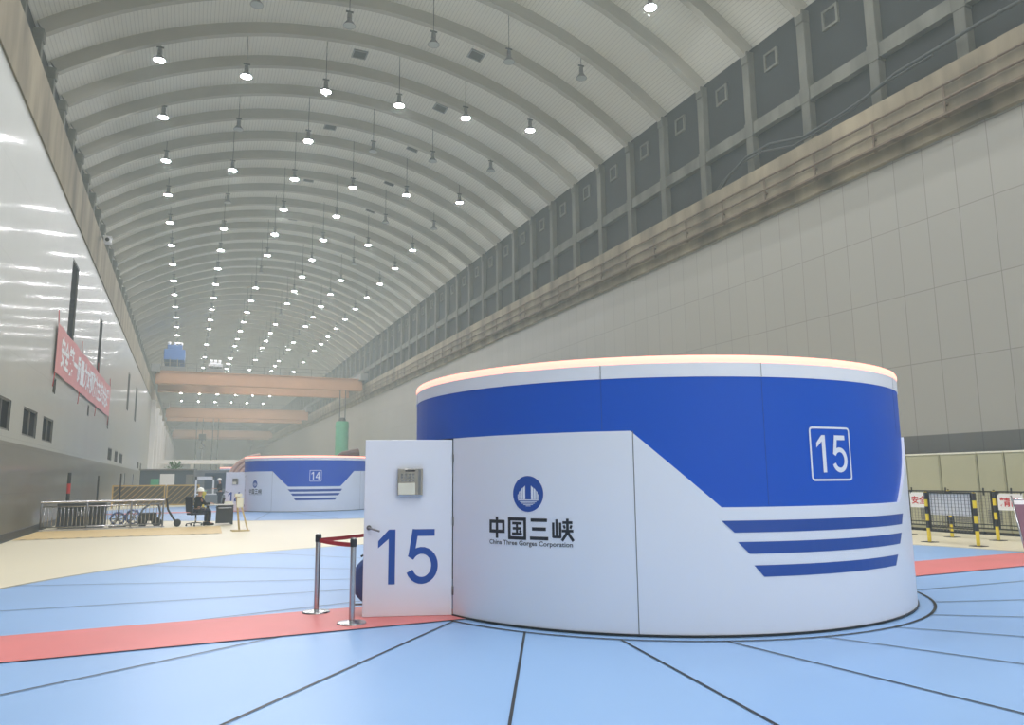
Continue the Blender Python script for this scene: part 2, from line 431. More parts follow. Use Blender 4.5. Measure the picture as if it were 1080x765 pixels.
# ------------------------------------------------------------------ generator housings
def stroke(b, pts, wd, m=None, P=None, closed=False, z=0):
    """flat stroke of width wd along pts in the (u, v) plane"""
    n = len(pts)
    L, Rr = [], []
    for i in range(n):
        p = Vector(pts[i]); 
        a = Vector(pts[i-1]) if (i > 0 or closed) else None; c = Vector(pts[(i+1) % n]) if (i < n-1 or closed) else None
        d1 = (p-a).normalized() if a is not None else None; d2 = (c-p).normalized() if c is not None else None
        if d1 is None: d1 = d2
        if d2 is None: d2 = d1
        t = (d1+d2); t = t.normalized() if t.length > 1e-4 else d1
        nn = Vector((-t.y, t.x)); k = wd/2/max(.5, nn.dot(Vector((-d1.y, d1.x))))
        L.append(p+nn*k); Rr.append(p-nn*k)
    for i in range(n if closed else n-1):
        j = (i+1) % n
        b.face([(q.x, q.y, z) for q in (L[i], Rr[i], Rr[j], L[j])], m)
def arcpts(cx, cy, rx, ry, a0, a1, n=16): return [(cx+rx*cos(radians(a0+(a1-a0)*i/n)), cy+ry*sin(radians(a0+(a1-a0)*i/n))) for i in range(n+1)]
def digit(b, ch, x, y, h, m=None):
    w_ = h*.56; t = h*.125
    P = lambda pts: [(x+px*w_, y+py*h) for px, py in pts]
    if ch == '1':
        stroke(b, P([(.66, 0), (.66, 1)]), t, m); b.face([(q[0], q[1], 0) for q in P([(.55, 1), (.55, .83), (.2, .66), (.2, .79)])], m)
    if ch == '5':
        stroke(b, P([(.95, .9375), (.27, .9375)]), t, m); stroke(b, P([(.31, .999), (.17, .49)]), t*.9, m, z=.0008)
        stroke(b, P(arcpts(.52, .335, .43, .275, 150, -158, 22)), t, m)
    if ch == '4':
        stroke(b, P([(.72, 0), (.72, 1)]), t, m); stroke(b, P([(.0, .28), (.98, .28)]), t*.95, m, z=.0008); stroke(b, P([(.72, .97), (.05, .3)]), t*.95, m, z=.0016)
    if ch == '3':
        stroke(b, P(arcpts(.48, .73, .36, .2, 160, -90, 14)), t, m); stroke(b, P(arcpts(.48, .29, .42, .235, 90, -160, 16)), t, m)
def wrap(b, R, a0, smax=.12):
    """slice flat art (u = along, v = up) and lay it on the cylinder of radius R about the origin, u = 0 at angle a0"""
    us = [v.co.x for v in b.bm.verts]; u = math.floor(min(us)/smax)*smax
    while u < max(us):
        bmesh.ops.bisect_plane(b.bm, geom=b.bm.verts[:]+b.bm.edges[:]+b.bm.faces[:], plane_co=(u, 0, 0), plane_no=(1, 0, 0)); u += smax
    for v in b.bm.verts:
        a = a0+v.co.x/R; v.co = Vector(((R+v.co.z)*cos(a), (R+v.co.z)*sin(a), v.co.y))
    for f in b.bm.faces:
        f.normal_update(); c = f.calc_center_median()
        if f.normal.x*c.x+f.normal.y*c.y < 0: f.normal_flip()
    b.keep = 1; return b

def text_faces(b, body, x, y, h, width, bold=.0, m=None):
    """built-in font laid flat into b, scaled to the given height of a capital and total width"""
    cu = bpy.data.curves.new('t', 'FONT'); cu.body = body; cu.size = 1; cu.offset = bold; cu.resolution_u = 3
    o = bpy.data.objects.new('t', cu); COL.objects.link(o); dg = bpy.context.evaluated_depsgraph_get(); dg.update()
    me = bpy.data.meshes.new_from_object(o.evaluated_get(dg)); bpy.data.objects.remove(o)
    if not me.vertices: return
    xs = [v.co.x for v in me.vertices]; ys = [v.co.y for v in me.vertices]; x0, x1 = min(xs), max(xs); y0, y1 = min(ys), max(ys)
    k = b.mi(m); vs_ = [b.bm.verts.new((x+(v.co.x-x0)/(x1-x0)*width, y+(v.co.y-y0)/(y1-y0)*h, 0)) for v in me.vertices]
    for p in me.polygons:
        try: f = b.bm.faces.new([vs_[i] for i in p.vertices]); f.material_index = k
        except ValueError: pass

def ring_wall(b, R0_, R1_, prof, m):
    """thick curved wall; prof = list of (angle_deg, z0, z1)"""
    k = b.mi(m); rows = []
    for a, za, zb in prof:
        a = radians(a); rows.append([b.bm.verts.new((r*cos(a), r*sin(a), z)) for r, z in ((R1_, za), (R1_, zb), (R0_, zb), (R0_, za))])
    for i in range(len(rows)-1):
        for j in range(4):
            f = b.bm.faces.new((rows[i][j], rows[i][(j+1) % 4], rows[i+1][(j+1) % 4], rows[i+1][j])); f.material_index = k; f.smooth = (j == 0)
    for rw in (rows[0], rows[-1]):
        f = b.bm.faces.new(rw); f.material_index = k
def frange(a, c, s):
    n = max(1, int(round((c-a)/s))); return [a+(c-a)*i/n for i in range(n+1)]

def housing(num, cx, cy, rot, label, full=True):
    t = empty('generator_housing', (cx, cy, 0), rot); tag(t, label, 'generator housing', 'round generator housings in a line down the hall')
    R = RDR; HG = -165.4; GAP = 17.6
    # white lower panels with the trapezoid notch
    def top(a):
        if -125.8 <= a <= -110.6: return 2.09-(a+125.8)/15.2*.80
        if -110.6 < a < -64.4: return 1.29
        if -64.4 <= a <= -49.2: return 1.29+(a+64.4)/15.2*.80
        return 2.09
    angs = sorted(set(frange(HG, 360+HG-GAP, 2.5)+[-125.8, -110.6, -64.4, -49.2]))
    b = MB(); ring_wall(b, R-.02, R+.03, [(a, .03, top(a)) for a in angs], None)
    for a, za, zb in ((-125.4, .03, 2.09), (-40, .03, 2.09), (10, .03, 2.09), (60, .03, 2.09), (110, .03, 2.09), (150, .03, 2.09)):
        ring_wall(b, R+.0, R+.0312, [(a-.08, za, zb-.002), (a+.08, za, zb-.002)], M['steel_d'])
    white = b.build('lower_panels', M['white_p'], t)
    b = MB(); ring_wall(b, R-.06, R, [(a, 1.15, 2.10) for a in frange(HG, 360+HG-GAP, 2.5)], None)
    ring_wall(b, R-.06, R, [(a, 2.10, 2.66) for a in frange(-180, 180, 2.5)], None)
    for a in (-130.9, -101.8, -60, -20, 30, 80, 130, 170): ring_wall(b, R-.02, R+.002, [(a-.045, 1.31 if -110 < a < -65 else 2.1, 2.66), (a+.045, 1.31 if -110 < a < -65 else 2.1, 2.66)], M['blue_d'])
    b.build('upper_panels', M['blue_p'], t)
    b = MB(); ring_wall(b, R-.06, R+.008, [(a, 2.655, 2.805) for a in frange(-180, 180, 2.5)], None)
    for a in (-130.9, -101.8, -60, 170): ring_wall(b, R-.02, R+.0095, [(a-.05, 2.657, 2.803), (a+.05, 2.657, 2.803)], M['steel_d'])
    b.build('top_band', M['white_p'], t)
    b = MB(); b.lathe([(R-.05, 2.805), (R+.0, 2.805), (R+.012, 2.83), (R+.012, 2.862), (R, 2.885), (R-.05, 2.885)], seg=144); b.build('light_strip', M['led'], t)
    b = MB(); b.lathe([(0, 2.79), (R-.05, 2.79), (R-.05, 2.72), (0, 2.72)], seg=72); b.build('roof_plate', M['grey'], t)
    b = MB(); ring_wall(b, R-.16, R-.12, [(a, 0, 2.72) for a in frange(HG+1, 359+HG-GAP, 4)], None); b.build('inner_lining', M['dark'], t)
    b = MB(); ring_wall(b, R-.04, R+.045, [(a, 0.015, .032) for a in frange(HG, 360+HG-GAP, 2.5)], None); b.build('base_strip', M['black'], t)
    # stripes
    def u(a): return radians(a)*R2
    R2 = R+.033
    for aL, aLb, aR, aRb, za, zb in ((-110.75, -108.6, -63.0, -64.3, 1.155, 1.035), (-108.1, -106.1, -65.0, -66.6, .94, .82), (-105.4, -103.7, -68.2, -69.7, .705, .59)):
        b = MB(); b.face([(u(aL), za, 0), (u(aLb), zb, 0), (u(aRb), zb, 0), (u(aR), za, 0)]); wrap(b, R2, 0); b.build('stripe', M['blue_d'], t)
    # boxed number on the blue
    R3 = R+.004; b = MB()
    def u3(a): return radians(a)*R3
    x0, x1, z0, z1 = u3(-92.4), u3(-82.45), 1.56, 2.12; r_ = .035
    rr = arcpts(x1-r_, z1-r_, r_, r_, 0, 90, 4)+arcpts(x0+r_, z1-r_, r_, r_, 90, 180, 4)+arcpts(x0+r_, z0+r_, r_, r_, 180, 270, 4)+arcpts(x1-r_, z0+r_, r_, r_, 270, 360, 4)
    stroke(b, rr, .022, closed=True)
    hh = .40; digit(b, num[0], x0+.035, z0+.08, hh); digit(b, num[1], x0+.30, z0+.08, hh)
    wrap(b, R3, 0); b.build('unit_number', M['white_p'], t)
    # round emblem
    R4 = R+.033; ce = radians(-145.4)*R4; b = MB()
    b.face([(ce+.195*cos(2*pi*i/40), 1.435+.195*sin(2*pi*i/40), 0) for i in range(40)], M['blue_d'])
    b2 = wrap(b, R4, 0); em = b2.build('emblem', None, t)
    b = MB()
    for sg in (-1, 1):
        for k, (px, hh, wd) in enumerate(((.052, .15, .03), (.084, .125, .022), (.110, .095, .016), (.130, .06, .010))):
            b.face([(ce+sg*(px-wd/2), 1.375, 0), (ce+sg*(px+wd/2), 1.375, 0), (ce+sg*(px+wd/2), 1.375+hh*.82, 0), (ce+sg*(px-wd/2), 1.375+hh, 0)])
    b.face([(ce-.13, 1.362, 0), (ce+.13, 1.362, 0), (ce+.13, 1.372, 0), (ce-.13, 1.372, 0)])
    for k, (hw, z) in enumerate(((.105, 1.345), (.085, 1.330), (.06, 1.315), (.03, 1.30))):
        b.face([(ce-hw, z, 0), (ce+hw, z, 0), (ce+hw, z+.007, 0), (ce-hw, z+.007, 0)])
    wrap(b, R4+.002, 0); b.build('emblem_figure', M['white_p'], em)
    # four blocky characters 中国三峡
    b = MB(); X0 = radians(-154.4)*R4; cw = .225; gp = (radians(-136.6)*R4-X0-4*cw)/3; zb, h = .955, .215; s = .036
    def C(i, pts, wd=s): stroke(b, [(X0+i*(cw+gp)+px*cw, zb+pz*h) for px, pz in pts], wd)
    C(0, [(.08, .80), (.92, .80)]); C(0, [(.08, .30), (.92, .30)]); C(0, [(.08, .88), (.08, .22)]); C(0, [(.92, .88), (.92, .22)]); C(0, [(.5, 1.05), (.5, -.05)])
    C(1, [(.0, .95), (1, .95)]); C(1, [(0, .0), (1, .0)]); C(1, [(.04, 1.03), (.04, -.08)]); C(1, [(.96, 1.03), (.96, -.08)])
    C(1, [(.22, .74), (.78, .74)], s*.8); C(1, [(.25, .48), (.75, .48)], s*.8); C(1, [(.2, .21), (.8, .21)], s*.8); C(1, [(.5, .74), (.5, .2)], s*.8); C(1, [(.66, .38), (.74, .29)], s*.8)
    C(2, [(.05, .92), (.95, .92)]); C(2, [(.12, .48), (.88, .48)]); C(2, [(0, .02), (1, .02)])
    C(3, [(.02, .82), (.02, .08), ], s*.8); C(3, [(.2, .98), (.2, .12)], s*.8); C(3, [(.38, .82), (.38, .08)], s*.8); C(3, [(0, .12), (.42, .12)], s*.8)
    C(3, [(.5, .83), (1.0, .83)], s*.8); C(3, [(.46, .42), (1.04, .42)], s*.8); C(3, [(.75, 1.02), (.75, .5), (.68, .25), (.46, -.06)], s*.85); C(3, [(.76, .42), (.84, .22), (1.04, -.06)], s*.85)
    C(3, [(.56, .70), (.62, .54)], s*.7); C(3, [(.95, .70), (.89, .54)], s*.7)
    wrap(b, R4, 0); b.build('chinese_lettering', M['ink'], t)
    if full:
        b = MB(); text_faces(b, 'China Three Gorges Corporation', X0, .862, .066, radians(-136.6)*R4-X0, bold=.012); wrap(b, R4, 0); b.build('latin_lettering', M['ink'], t)
    # the open door: hinge on the shell, leaf swung outwards
    ha = radians(HG); hx, hy = (R+.03)*cos(ha), (R+.03)*sin(ha)
    da = radians(162.5); W_, H_ = 1.055, 2.075
    dm = Matrix.Translation((hx, hy, 0)) @ Matrix.Rotation(da, 4, 'Z')       # local x = away from hinge, local y+ = away from the camera
    ft = -1 # camera side is local +y (leaf seen from outside)
    b = MB(); b.box(.012, W_, -.05, 0, .02, H_, bev=.006); door = b.build('door', M['white_p'], t); door.matrix_local = dm
    def onface(b):   # flat art (u to the right seen by the viewer, v up) -> door local, viewer on +y side
        for v in b.bm.verts: v.co = Vector((W_-v.co.x, .003+v.co.z, v.co.y))
        return b
    b = MB(); digit(b, num[0], .10, .385, .63); digit(b, num[1], .50, .385, .63); onface(b); b.build('unit_number', M['blue_d'], door)
    b = MB(); b.box(W_-.69, W_-.39, 0, .06, 1.41, 1.73, bev=.008); b.box(W_-.60, W_-.40, .06, .062, 1.425, 1.56, M['cream_t'])
    b.box(W_-.665, W_-.635, .055, .065, 1.43, 1.72, M['grey']); b.box(W_-.60, W_-.48, .06, .063, 1.695, 1.712, M['dark'])
    for i in range(4):
        for j in range(3): b.box(W_-.59+i*.045, W_-.565+i*.045, .06, .064, 1.58+j*.035, 1.602+j*.035, M['grey'])
    b.build('control_box', M['steel'], door)
    b = MB(); b.tube([(W_-.06, 0, 1.04), (W_-.06, .05, 1.04), (W_-.19, .055, 1.0)], .011); b.lathe([(0, 0), (.028, 0), (.028, .01), (0, .01)], (0, 0, 0)); 
    for v in b.bm.verts:
        if v.co.z < .5: v.co = Vector((W_-.06+v.co.x, v.co.z, 1.04+v.co.y))
    b.build('handle', M['steel_d'], door)
    for z in (.3, 1.1, 1.85):
        b = MB(); b.tube([(.004, .008, z-.05), (.004, .008, z+.05)], .010); b.build('hinge', M['steel_d'], door)
    return t
g15 = housing('15', DX, DY, 0, 'large round white and blue housing numbered 15 in the foreground')
g14 = housing('14', DX, DY+SPACE, radians(-4.3), 'round white and blue housing numbered 14 behind the seated worker', full=True)
g13 = housing('13', DX, DY+2*SPACE, radians(-6), 'farthest round housing, mostly hidden behind the one numbered 14', full=False)

# ------------------------------------------------------------------ pendant lamps
ROWX = [-2.22, 1.66, 5.52, 9.37, 13.13, 17.04]; LZ = 21.3; LY0, LDY = 36.8, 6.15
OFF = {(0, -1), (1, -1), (2, -1), (3, -1), (4, -1), (5, -1), (1, 1), (3, 1), (4, 1), (5, 1), (1, 3), (4, 3), (5, 3), (4, 5), (2, 6), (3, 9), (1, 12), (4, 11)}
M['lamp_on'] = mat('lamp_lens_lit', (250, 253, 255), .5, emit=LAMP_L)
M['lamp_off'] = mat('lamp_lens_dark', (150, 156, 156), .3)
def lamp_proto(lit):
    t = empty('pendant_lamp')
    b = MB(); b.lathe([(.02, .60), (.10, .58), (.11, .34), (.07, .33)], seg=16); b.lathe([(.07, .36), (.13, .22), (.27, .02), (.275, .0), (.255, .0), (.11, .2), (.06, .33)], seg=20); b.build('housing', M['steel_d'], t)
    b = MB(); b.lathe([(.25, .0), (.12, -.008), (0, -.012)], seg=16); b.build('lens', M['lamp_on'] if lit else M['lamp_off'], t)
    b = MB(); b.box(-.02, .02, -.02, .02, .58, .66); b.box(-.16, .16, -.03, .03, .64, .70); b.build('bracket', M['dark'], t)
    return t
protos = {True: lamp_proto(True), False: lamp_proto(False)}; used = {True: 0, False: 0}
cables = {}
for i, x in enumerate(ROWX):
    top = arc(x, RD, CRD)-LZ-.68
    b = MB(); b.tube([(0, 0, 0), (0, 0, top)], .018, seg=6); me_o = b.build('cable', M['cable']); cables[i] = me_o.data; bpy.data.objects.remove(me_o)
ordn = lambda n: '%d%s' % (n, 'th' if 10 <= n % 100 <= 20 else {1: 'st', 2: 'nd', 3: 'rd'}.get(n % 10, 'th'))
ROWN = ['row nearest the left wall', 'second row from the left wall', 'third row from the left wall', 'third row from the right wall', 'second row from the right wall', 'row nearest the right wall']
for k in range(-10, 31):
    for i, x in enumerate(ROWX):
        lit = (i, k) not in OFF and not (k == 14 or (k > 17 and k % 3)) and not (k == 16 and i not in (2, 4)) and not (k == 17 and i == 0)
        if used[lit]: t = copy_tree(protos[lit])
        else: t = protos[lit]
        used[lit] = 1
        t.location = (x, LY0+LDY*k, LZ)
        c_ = bpy.data.objects.new('cable', cables[i]); COL.objects.link(c_); c_.parent = t; c_.location = (0, 0, .68)
        n = k+3
        if n >= 1: lb = '%s pendant lamp, %s from the camera in the %s' % ('lit white' if lit else 'unlit grey', ordn(n), ROWN[i])
        else: lb = 'lit pendant lamp behind the camera, %s back in the %s' % (ordn(1-n), ROWN[i])
        tag(t, lb, 'lamp', 'pendant lamps in six rows under the arched roof')

# dark hatches in the roof deck
hp = None
hatches = [(7.5, 38.8), (13.05, 35.4), (13.05, 41.7), (7.5, 48.2), (13.05, 47.9), (13.05, 54.5), (7.5, 57.9), (7.5, 67.5), (13.05, 61)]
for i, (x, y) in enumerate(hatches):
    a = math.asin((x-AC)/RD); z = arc(x, RD, CRD)
    if hp is None:
        hp = empty('roof_hatch'); b = MB(); b.box(-.42, .42, -.42, .42, -.05, .03); b.build('grille', M['dark_panel'], hp)
        b = MB()
        for p in ((-.5, -.42, -.5, .5), (.42, .5, -.5, .5), (-.42, .42, -.5, -.42), (-.42, .42, .42, .5)): b.box(p[0], p[1], p[2], p[3], -.08, .03)
        b.build('frame', M['grey'], hp); q = hp
    else: q = copy_tree(hp)
    q.location = (x, y*.987, z-.02); q.rotation_euler = (0, a, 0); q.scale = (.78, .78, .78)
    near = ordn(sum(1 for X_, Y_ in hatches if X_ == x and Y_ <= y))
    tag(q, 'dark square roof hatch, %s from the camera %s' % (near, 'along the roof crown' if x < 10 else 'on the right slope of the roof'), 'hatch', 'square hatches in the roof')

# ------------------------------------------------------------------ on the runway beams
b = MB()
for z in (13.43, 12.97): b.tube([(20.70, y, z) for y in (Y0+.5, 60, 120, Y1-.5)], .045, seg=8)
rail = empty('handrail', (20.70, 0, 12.47)); tag(rail, 'rusty two-bar handrail along the beam above the right wall', 'handrail')
for v in b.bm.verts: v.co.x -= 20.70; v.co.z -= 12.47
b.build('rail', M['rust'], rail)
b = MB(); b.box(-.12, .10, Y0+.5, Y1-.5, -.05, .02); b.build('kick_ledge', M['rust'], rail)
pp = None
for k in range(-8, 82):
    if pp is None:
        b = MB(); b.bar((0, 0, -.1), (0, 0, .98), .045, .06); b.box(0, .1, -.05, .05, .3, .36); b.box(0, .1, -.05, .05, -.1, .0); pp = b.build('post', M['rust'], rail); q = pp
    else: q = pp.copy(); COL.objects.link(q); q.parent = rail
    q.location = (0, 14.55+2.62*k, 0)
b = MB(); pts = [(21.05, 2, 15.3), (21.05, 8, 15.0), (21.05, 12.18, 14.89), (21.05, 13.35, 14.93), (21.05, 14.54, 14.91), (21.05, 16.36, 14.87), (21.05, 17.75, 14.6), (21.05, 18.95, 14.5), (21.05, 20.58, 14.46), (21.05, 22.36, 14.95), (21.05, 23.76, 14.95), (21.05, 24.85, 14.6), (21.05, 25.5, 14.2), (21.05, 25.9, 14.08)]
b.tube(pts, .06, seg=10); b.tube([(p[0]+.02, p[1]+.5, p[2]-.12) for p in pts[4:-1]], .045, seg=8)
tag(b.build('power_cable', M['cable']), 'thick dark cable sagging across the window bays above the right wall', 'cable')
cc = empty('security_camera', (XL+.10, 40.0, 13.3)); tag(cc, 'small camera on the beam above the left wall', 'camera'); cc.scale = (.75, .75, .75)
b = MB(); b.box(-.03, .02, -.12, .12, -.15, .15); b.bar((0, 0, .05), (.35, 0, .05), .05); b.build('bracket', M['grey'], cc)
b = MB(); b.box(.2, .62, -.35, .25, -.35, 0, bev=.04); b.box(.16, .66, -.45, .25, 0, .04); b.build('housing', M['white_b'], cc)
b = MB(); b.tube([(.41, -.35, -.18), (.41, -.42, -.18)], .12, seg=16); b.build('lens', M['glass'], cc)

# banner on the left wall
ban = empty('wall_banner', (XL+.03, 30.4, 5.45)); tag(ban, 'long haze-paled red banner with pale characters on the left wall', 'banner')
b = MB(); nb = 160; k = b.mi(None); rows = []
for i in range(nb+1):
    y = i/nb*20.0; x = .03+.02*sin(y*1.7); rows.append([b.bm.verts.new((x+d, y, z)) for d, z in ((0, 0), (0, 1.75), (.012, 1.75), (.012, 0))])
for i in range(nb):
    for j in range(4): b.bm.faces.new((rows[i][j], rows[i][(j+1) % 4], rows[i+1][(j+1) % 4], rows[i+1][j]))
b.bm.faces.new(rows[0]); b.bm.faces.new(rows[-1]); b.build('cloth', M['red_face'], ban)
b = MB()
text_faces(b, '安全第一质量为本预防为主综合治理', 0, 0, 1.2, 18.4, bold=.03)
for v in b.bm.verts:
    y = .8+v.co.x; v.co = Vector((.052+.02*sin(y*1.7), y, .3+v.co.y))
b.build('lettering', M['white_b'], ban)
for y in (.05, 6.7, 13.3, 19.9):
    b = MB(); b.tube([(.03, y, 1.7), (-.0, y, 2.25)], .015, seg=6); b.tube([(.03, y, .03), (-.0, y, -.5)], .015, seg=6); b.build('tie', M['red_belt'], ban)

# ------------------------------------------------------------------ queue posts beside the open door
def queue_post(x, y, label):
    t = empty('queue_post', (x, y, .012)); tag(t, label, 'barrier post', 'steel queue posts with a red belt')
    b = MB(); b.lathe([(0, 0), (.16, 0), (.165, .008), (.16, .022), (.05, .035), (.032, .042), (0, .042)], seg=32); b.build('base', M['steel'], t)
    b = MB(); b.lathe([(0, .04), (.0315, .04), (.0315, .84), (0, .84)], seg=24); b.build('pole', M['steel'], t)
    b = MB(); b.lathe([(0, .84), (.035, .84), (.037, .85), (.037, .915), (.034, .925), (0, .925)], seg=24); b.build('belt_head', M['dark'], t)
    b = MB(); b.lathe([(0, .925), (.034, .925), (.032, .937), (0, .942)], seg=24); b.build('cap', M['steel'], t)
    return t
qa = queue_post(1.78, 8.76, 'steel queue post nearest the camera, by the open door edge')
qb = queue_post(1.53, 9.66, 'steel queue post where two red belts meet, left of the nearer post')
qc = queue_post(3.35, 11.9, 'steel queue post hidden behind the open door')
def belt(a, c, parent):
    a = Vector((*a, 0)); c = Vector((*c, 0)); d = (c-a).normalized(); a += d*.035; c -= d*.035; n = Vector((-d.y, d.x, 0)); b = MB(); rows = []
    for i in range(13):
        s = i/12; p = a+(c-a)*s; z = .872-.02*4*s*(1-s)*(c-a).length/2
        rows.append([b.bm.verts.new(p+n*o+Vector((0, 0, z+h))-Vector((*parent.location.xy, .012))) for o, h in ((-.002, -.024), (-.002, .024), (.002, .024), (.002, -.024))])
    for i in range(12):
        for j in range(4): b.bm.faces.new((rows[i][j], rows[i][(j+1) % 4], rows[i+1][(j+1) % 4], rows[i+1][j]))
    b.bm.faces.new(rows[0]); b.bm.faces.new(rows[-1]); b.build('belt', M['red_belt'], parent)
belt((1.53, 9.66), (1.78, 8.76), qb); belt((1.53, 9.66), (3.35, 11.9), qb)

# dark blue floor fan behind the door edge
fx, fy = 2.20, 9.36
t = empty('floor_fan', (fx, fy, .012), radians(-18)); tag(t, 'dark blue round fan on thin feet, mostly hidden behind the open door', 'fan')
b = MB(); prof = [(.0, -.10), (.16, -.095), (.26, -.07), (.30, -.02), (.305, 0), (.30, .02), (.26, .06), (.16, .08), (0, .085)]
b.lathe([(r, z) for r, z in prof], seg=36)
for v in b.bm.verts: v.co = Vector((v.co.x, v.co.z*.9, v.co.y+.38))
b.build('cage', mat('fan_blue', (58, 84, 146), .5), t)
b = MB(); b.tube([(-.10, 0, .66), (-.10, 0, .72), (.10, 0, .72), (.10, 0, .66)], .014, seg=8); b.tube([(-.10, 0, .71), (-.20, -.02, .665)], .012, seg=8); b.build('carry_handle', M['dark'], t)
b = MB(); b.tube([(-.29, 0, .38), (-.31, 0, .10), (-.29, -.18, .0175)], .014, seg=8); b.tube([(-.31, 0, .10), (-.29, .18, .0175)], .014, seg=8); b.tube([(.29, 0, .38), (.31, 0, .10), (.29, -.18, .0175)], .014, seg=8); b.tube([(.31, 0, .10), (.29, .18, .0175)], .014, seg=8); b.tube([(-.31, 0, .10), (.31, 0, .10)], .012, seg=8); b.build('stand', M['steel_d'], t)

# ------------------------------------------------------------------ right side: cabinets, fence, notices, board
ycab = [8.6, 9.7, 10.75, 11.75, 12.75, 13.36, 14.10, 15.22, 16.32, 17.42, 18.5, 19.6]
ycab = [9.9, 11.15, 12.25, 13.36, 14.12, 15.24, 16.34, 17.45, 18.56, 19.67]
names = ['far right, cut by the picture edge', 'second from the right end', 'third from the right end', 'narrow one, fourth from the right end', 'fifth from the right end', 'right beside the big round housing', 'hidden behind the big round housing', 'hidden behind the housing, next but one', 'last of the row, hidden by the housing']
for i in range(len(ycab)-1):
    ya, yb = ycab[i]+.012, ycab[i+1]-.012
    t = empty('electrical_cabinet', (20.35, (ya+yb)/2, 0)); tag(t, 'cream electrical cabinet by the right wall, '+names[i], 'cabinet', 'cream cabinets along the right wall'); h = (yb-ya)/2
    b = MB(); b.box(-.44, .44, -h, h, .08, 2.18, bev=.01); b.build('body', M['cream'], t)
    b = MB(); b.box(-.40, .42, -h+.02, h-.02, 0, .08); b.build('plinth', M['dark'], t)
    b = MB(); b.box(-.46, .44, -h-.005, h+.005, 2.18, 2.225, bev=.006); b.build('top_cover', M['cream_t'], t)
    d = MB(); d.box(-.462, -.44, -h+.03, h-.03, .12, 2.14, bev=.005); do = d.build('door', M['cream'], t)
    b = MB()
    for j in range(9): b.box(-.468, -.461, -.2, .2, .32+j*.04, .342+j*.04)
    b.build('vent', M['steel_d'], do)
    b = MB(); b.box(-.49, -.462, h-.12, h-.09, 1.05, 1.25, bev=.005); b.build('handle', M['dark'], do)

PS = dict(a=(18.4, 15.2), b=(16.61, 13.18), c=(18.39, 13.92), d=(16.55, 11.9), e=(18.38, 12.69), f=(18.37, 11.4))
def fence_post(x, y, label, h=1.2):
    t = empty('fence_post', (x, y, .012 if hypot(x-DX, y-DY) < 9.8 else 0)); tag(t, label, 'post', 'yellow and black striped fence posts')
    b = MB(); b.box(-.14, .14, -.14, .14, 0, .012, bev=.004); b.build('base_plate', M['dark'], t)
    b = MB(); b.tube([(0, 0, .012), (0, 0, h)], .042, seg=14); b.build('pole', M['yellow'], t)
    z = .34; k = 0
    while z < h-.02:
        b = MB(); z1 = min(z+.17, h+.005); b.tube([(0, 0, z), (0, 0, z1)], .0435, seg=14); b.build('black_band', M['dark'], t); z += .34
    b = MB(); b.tube([(0, 0, h), (0, 0, h+.03)], .02, seg=8); b.build('finial', M['dark'], t)
for k, lb in dict(a='striped fence post right beside the big round housing', b='striped fence post in front, left end of the wide mesh panel', d='striped fence post in front, right end of the wide mesh panel', e='striped fence post set back, left of the right-hand red notice', c='striped fence post in the back line, its top behind the white sheet', f='striped fence post hidden behind the maroon board').items(): fence_post(*PS[k], lb)
def fence_panel(p, q, label):
    (x0, y0), (x1, y1) = PS[p], PS[q]; L = hypot(x1-x0, y1-y0); t = empty('mesh_fence_panel', (x0, y0, .0), atan2(y1-y0, x1-x0)); tag(t, label, 'fence', 'black mesh fence panels by the cabinets')
    a, c = .06, L-.06; b = MB()
    for z in (.26, 1.165): b.box(a, c, -.018, .018, z, z+.035)
    for x in (a, c-.03): b.box(x, x+.03, -.018, .018, .295, 1.165)
    b.box(a, c, -.012, .012, .36, .385); b.build('frame', M['black'], t)
    b = MB(); n = int((c-a)/.085)
    for i in range(1, n): x = a+(c-a)*i/n; b.box(x-.0035, x+.0035, -.004, .004, .295, 1.165)
    for i in range(1, 11): z = .295+.87*i/11; b.box(a+.03, c-.03, -.003, .003, z-.003, z+.003)
    b.build('mesh', M['steel_d'], t); return t, L
fence_panel('a', 'c', 'mesh fence panel carrying the left red and white notice')
pw_, Lw = fence_panel('b', 'd', 'front mesh fence panel with a white sheet on its upper half')
b = MB(); b.box(.08, Lw-.08, .012, .02, .66, 1.16); b.build('white_sheet', M['white_b'], pw_)
fence_panel('c', 'e', 'back mesh fence panel seen through the gap right of the front panel'); fence_panel('e', 'f', 'mesh fence panel carrying the right red and white notice')
def notice(p, q, s, w_, ch, label):
    (x0, y0), (x1, y1) = PS[p], PS[q]; L = hypot(x1-x0, y1-y0); ux, uy = (x1-x0)/L, (y1-y0)/L
    # outward side faces the camera
    nx, ny = uy, -ux
    if nx*(-x0)+ny*(-y0) < 0: nx, ny = -nx, -ny
    rx, ry = -ny, nx      # viewer's right
    if rx*ux+ry*uy < 0: sgn = -1
    else: sgn = 1
    cx, cy = x0+ux*s, y0+uy*s
    t = empty('notice', (cx+nx*.03, cy+ny*.03, .74), atan2(ry, rx)); tag(t, label, 'notice', 'white notices with red characters on the mesh fence')
    b = MB(); b.box(-w_/2, w_/2, -.006, .006, 0, .40); b.build('sheet', M['white_b'], t)
    b = MB(); text_faces(b, ch, -w_/2+.05, .09, .22, w_-.1 if len(ch) > 1 else .22, bold=.02)
    side = -1
    for v in b.bm.verts: v.co = Vector((v.co.x, -.009, v.co.y))
    b.build('lettering', M['red_txt'], t)
    for xx in (-w_/2+.03, w_/2-.03):
        b = MB(); b.box(xx-.01, xx+.01, -.012, .008, .37, .43); b.build('clip', M['dark'], t)
notice('a', 'c', .42, .56, '安全', 'white notice with red characters beside the big round housing')
notice('e', 'f', .42, .62, '精品', 'white notice with red characters left of the maroon board')
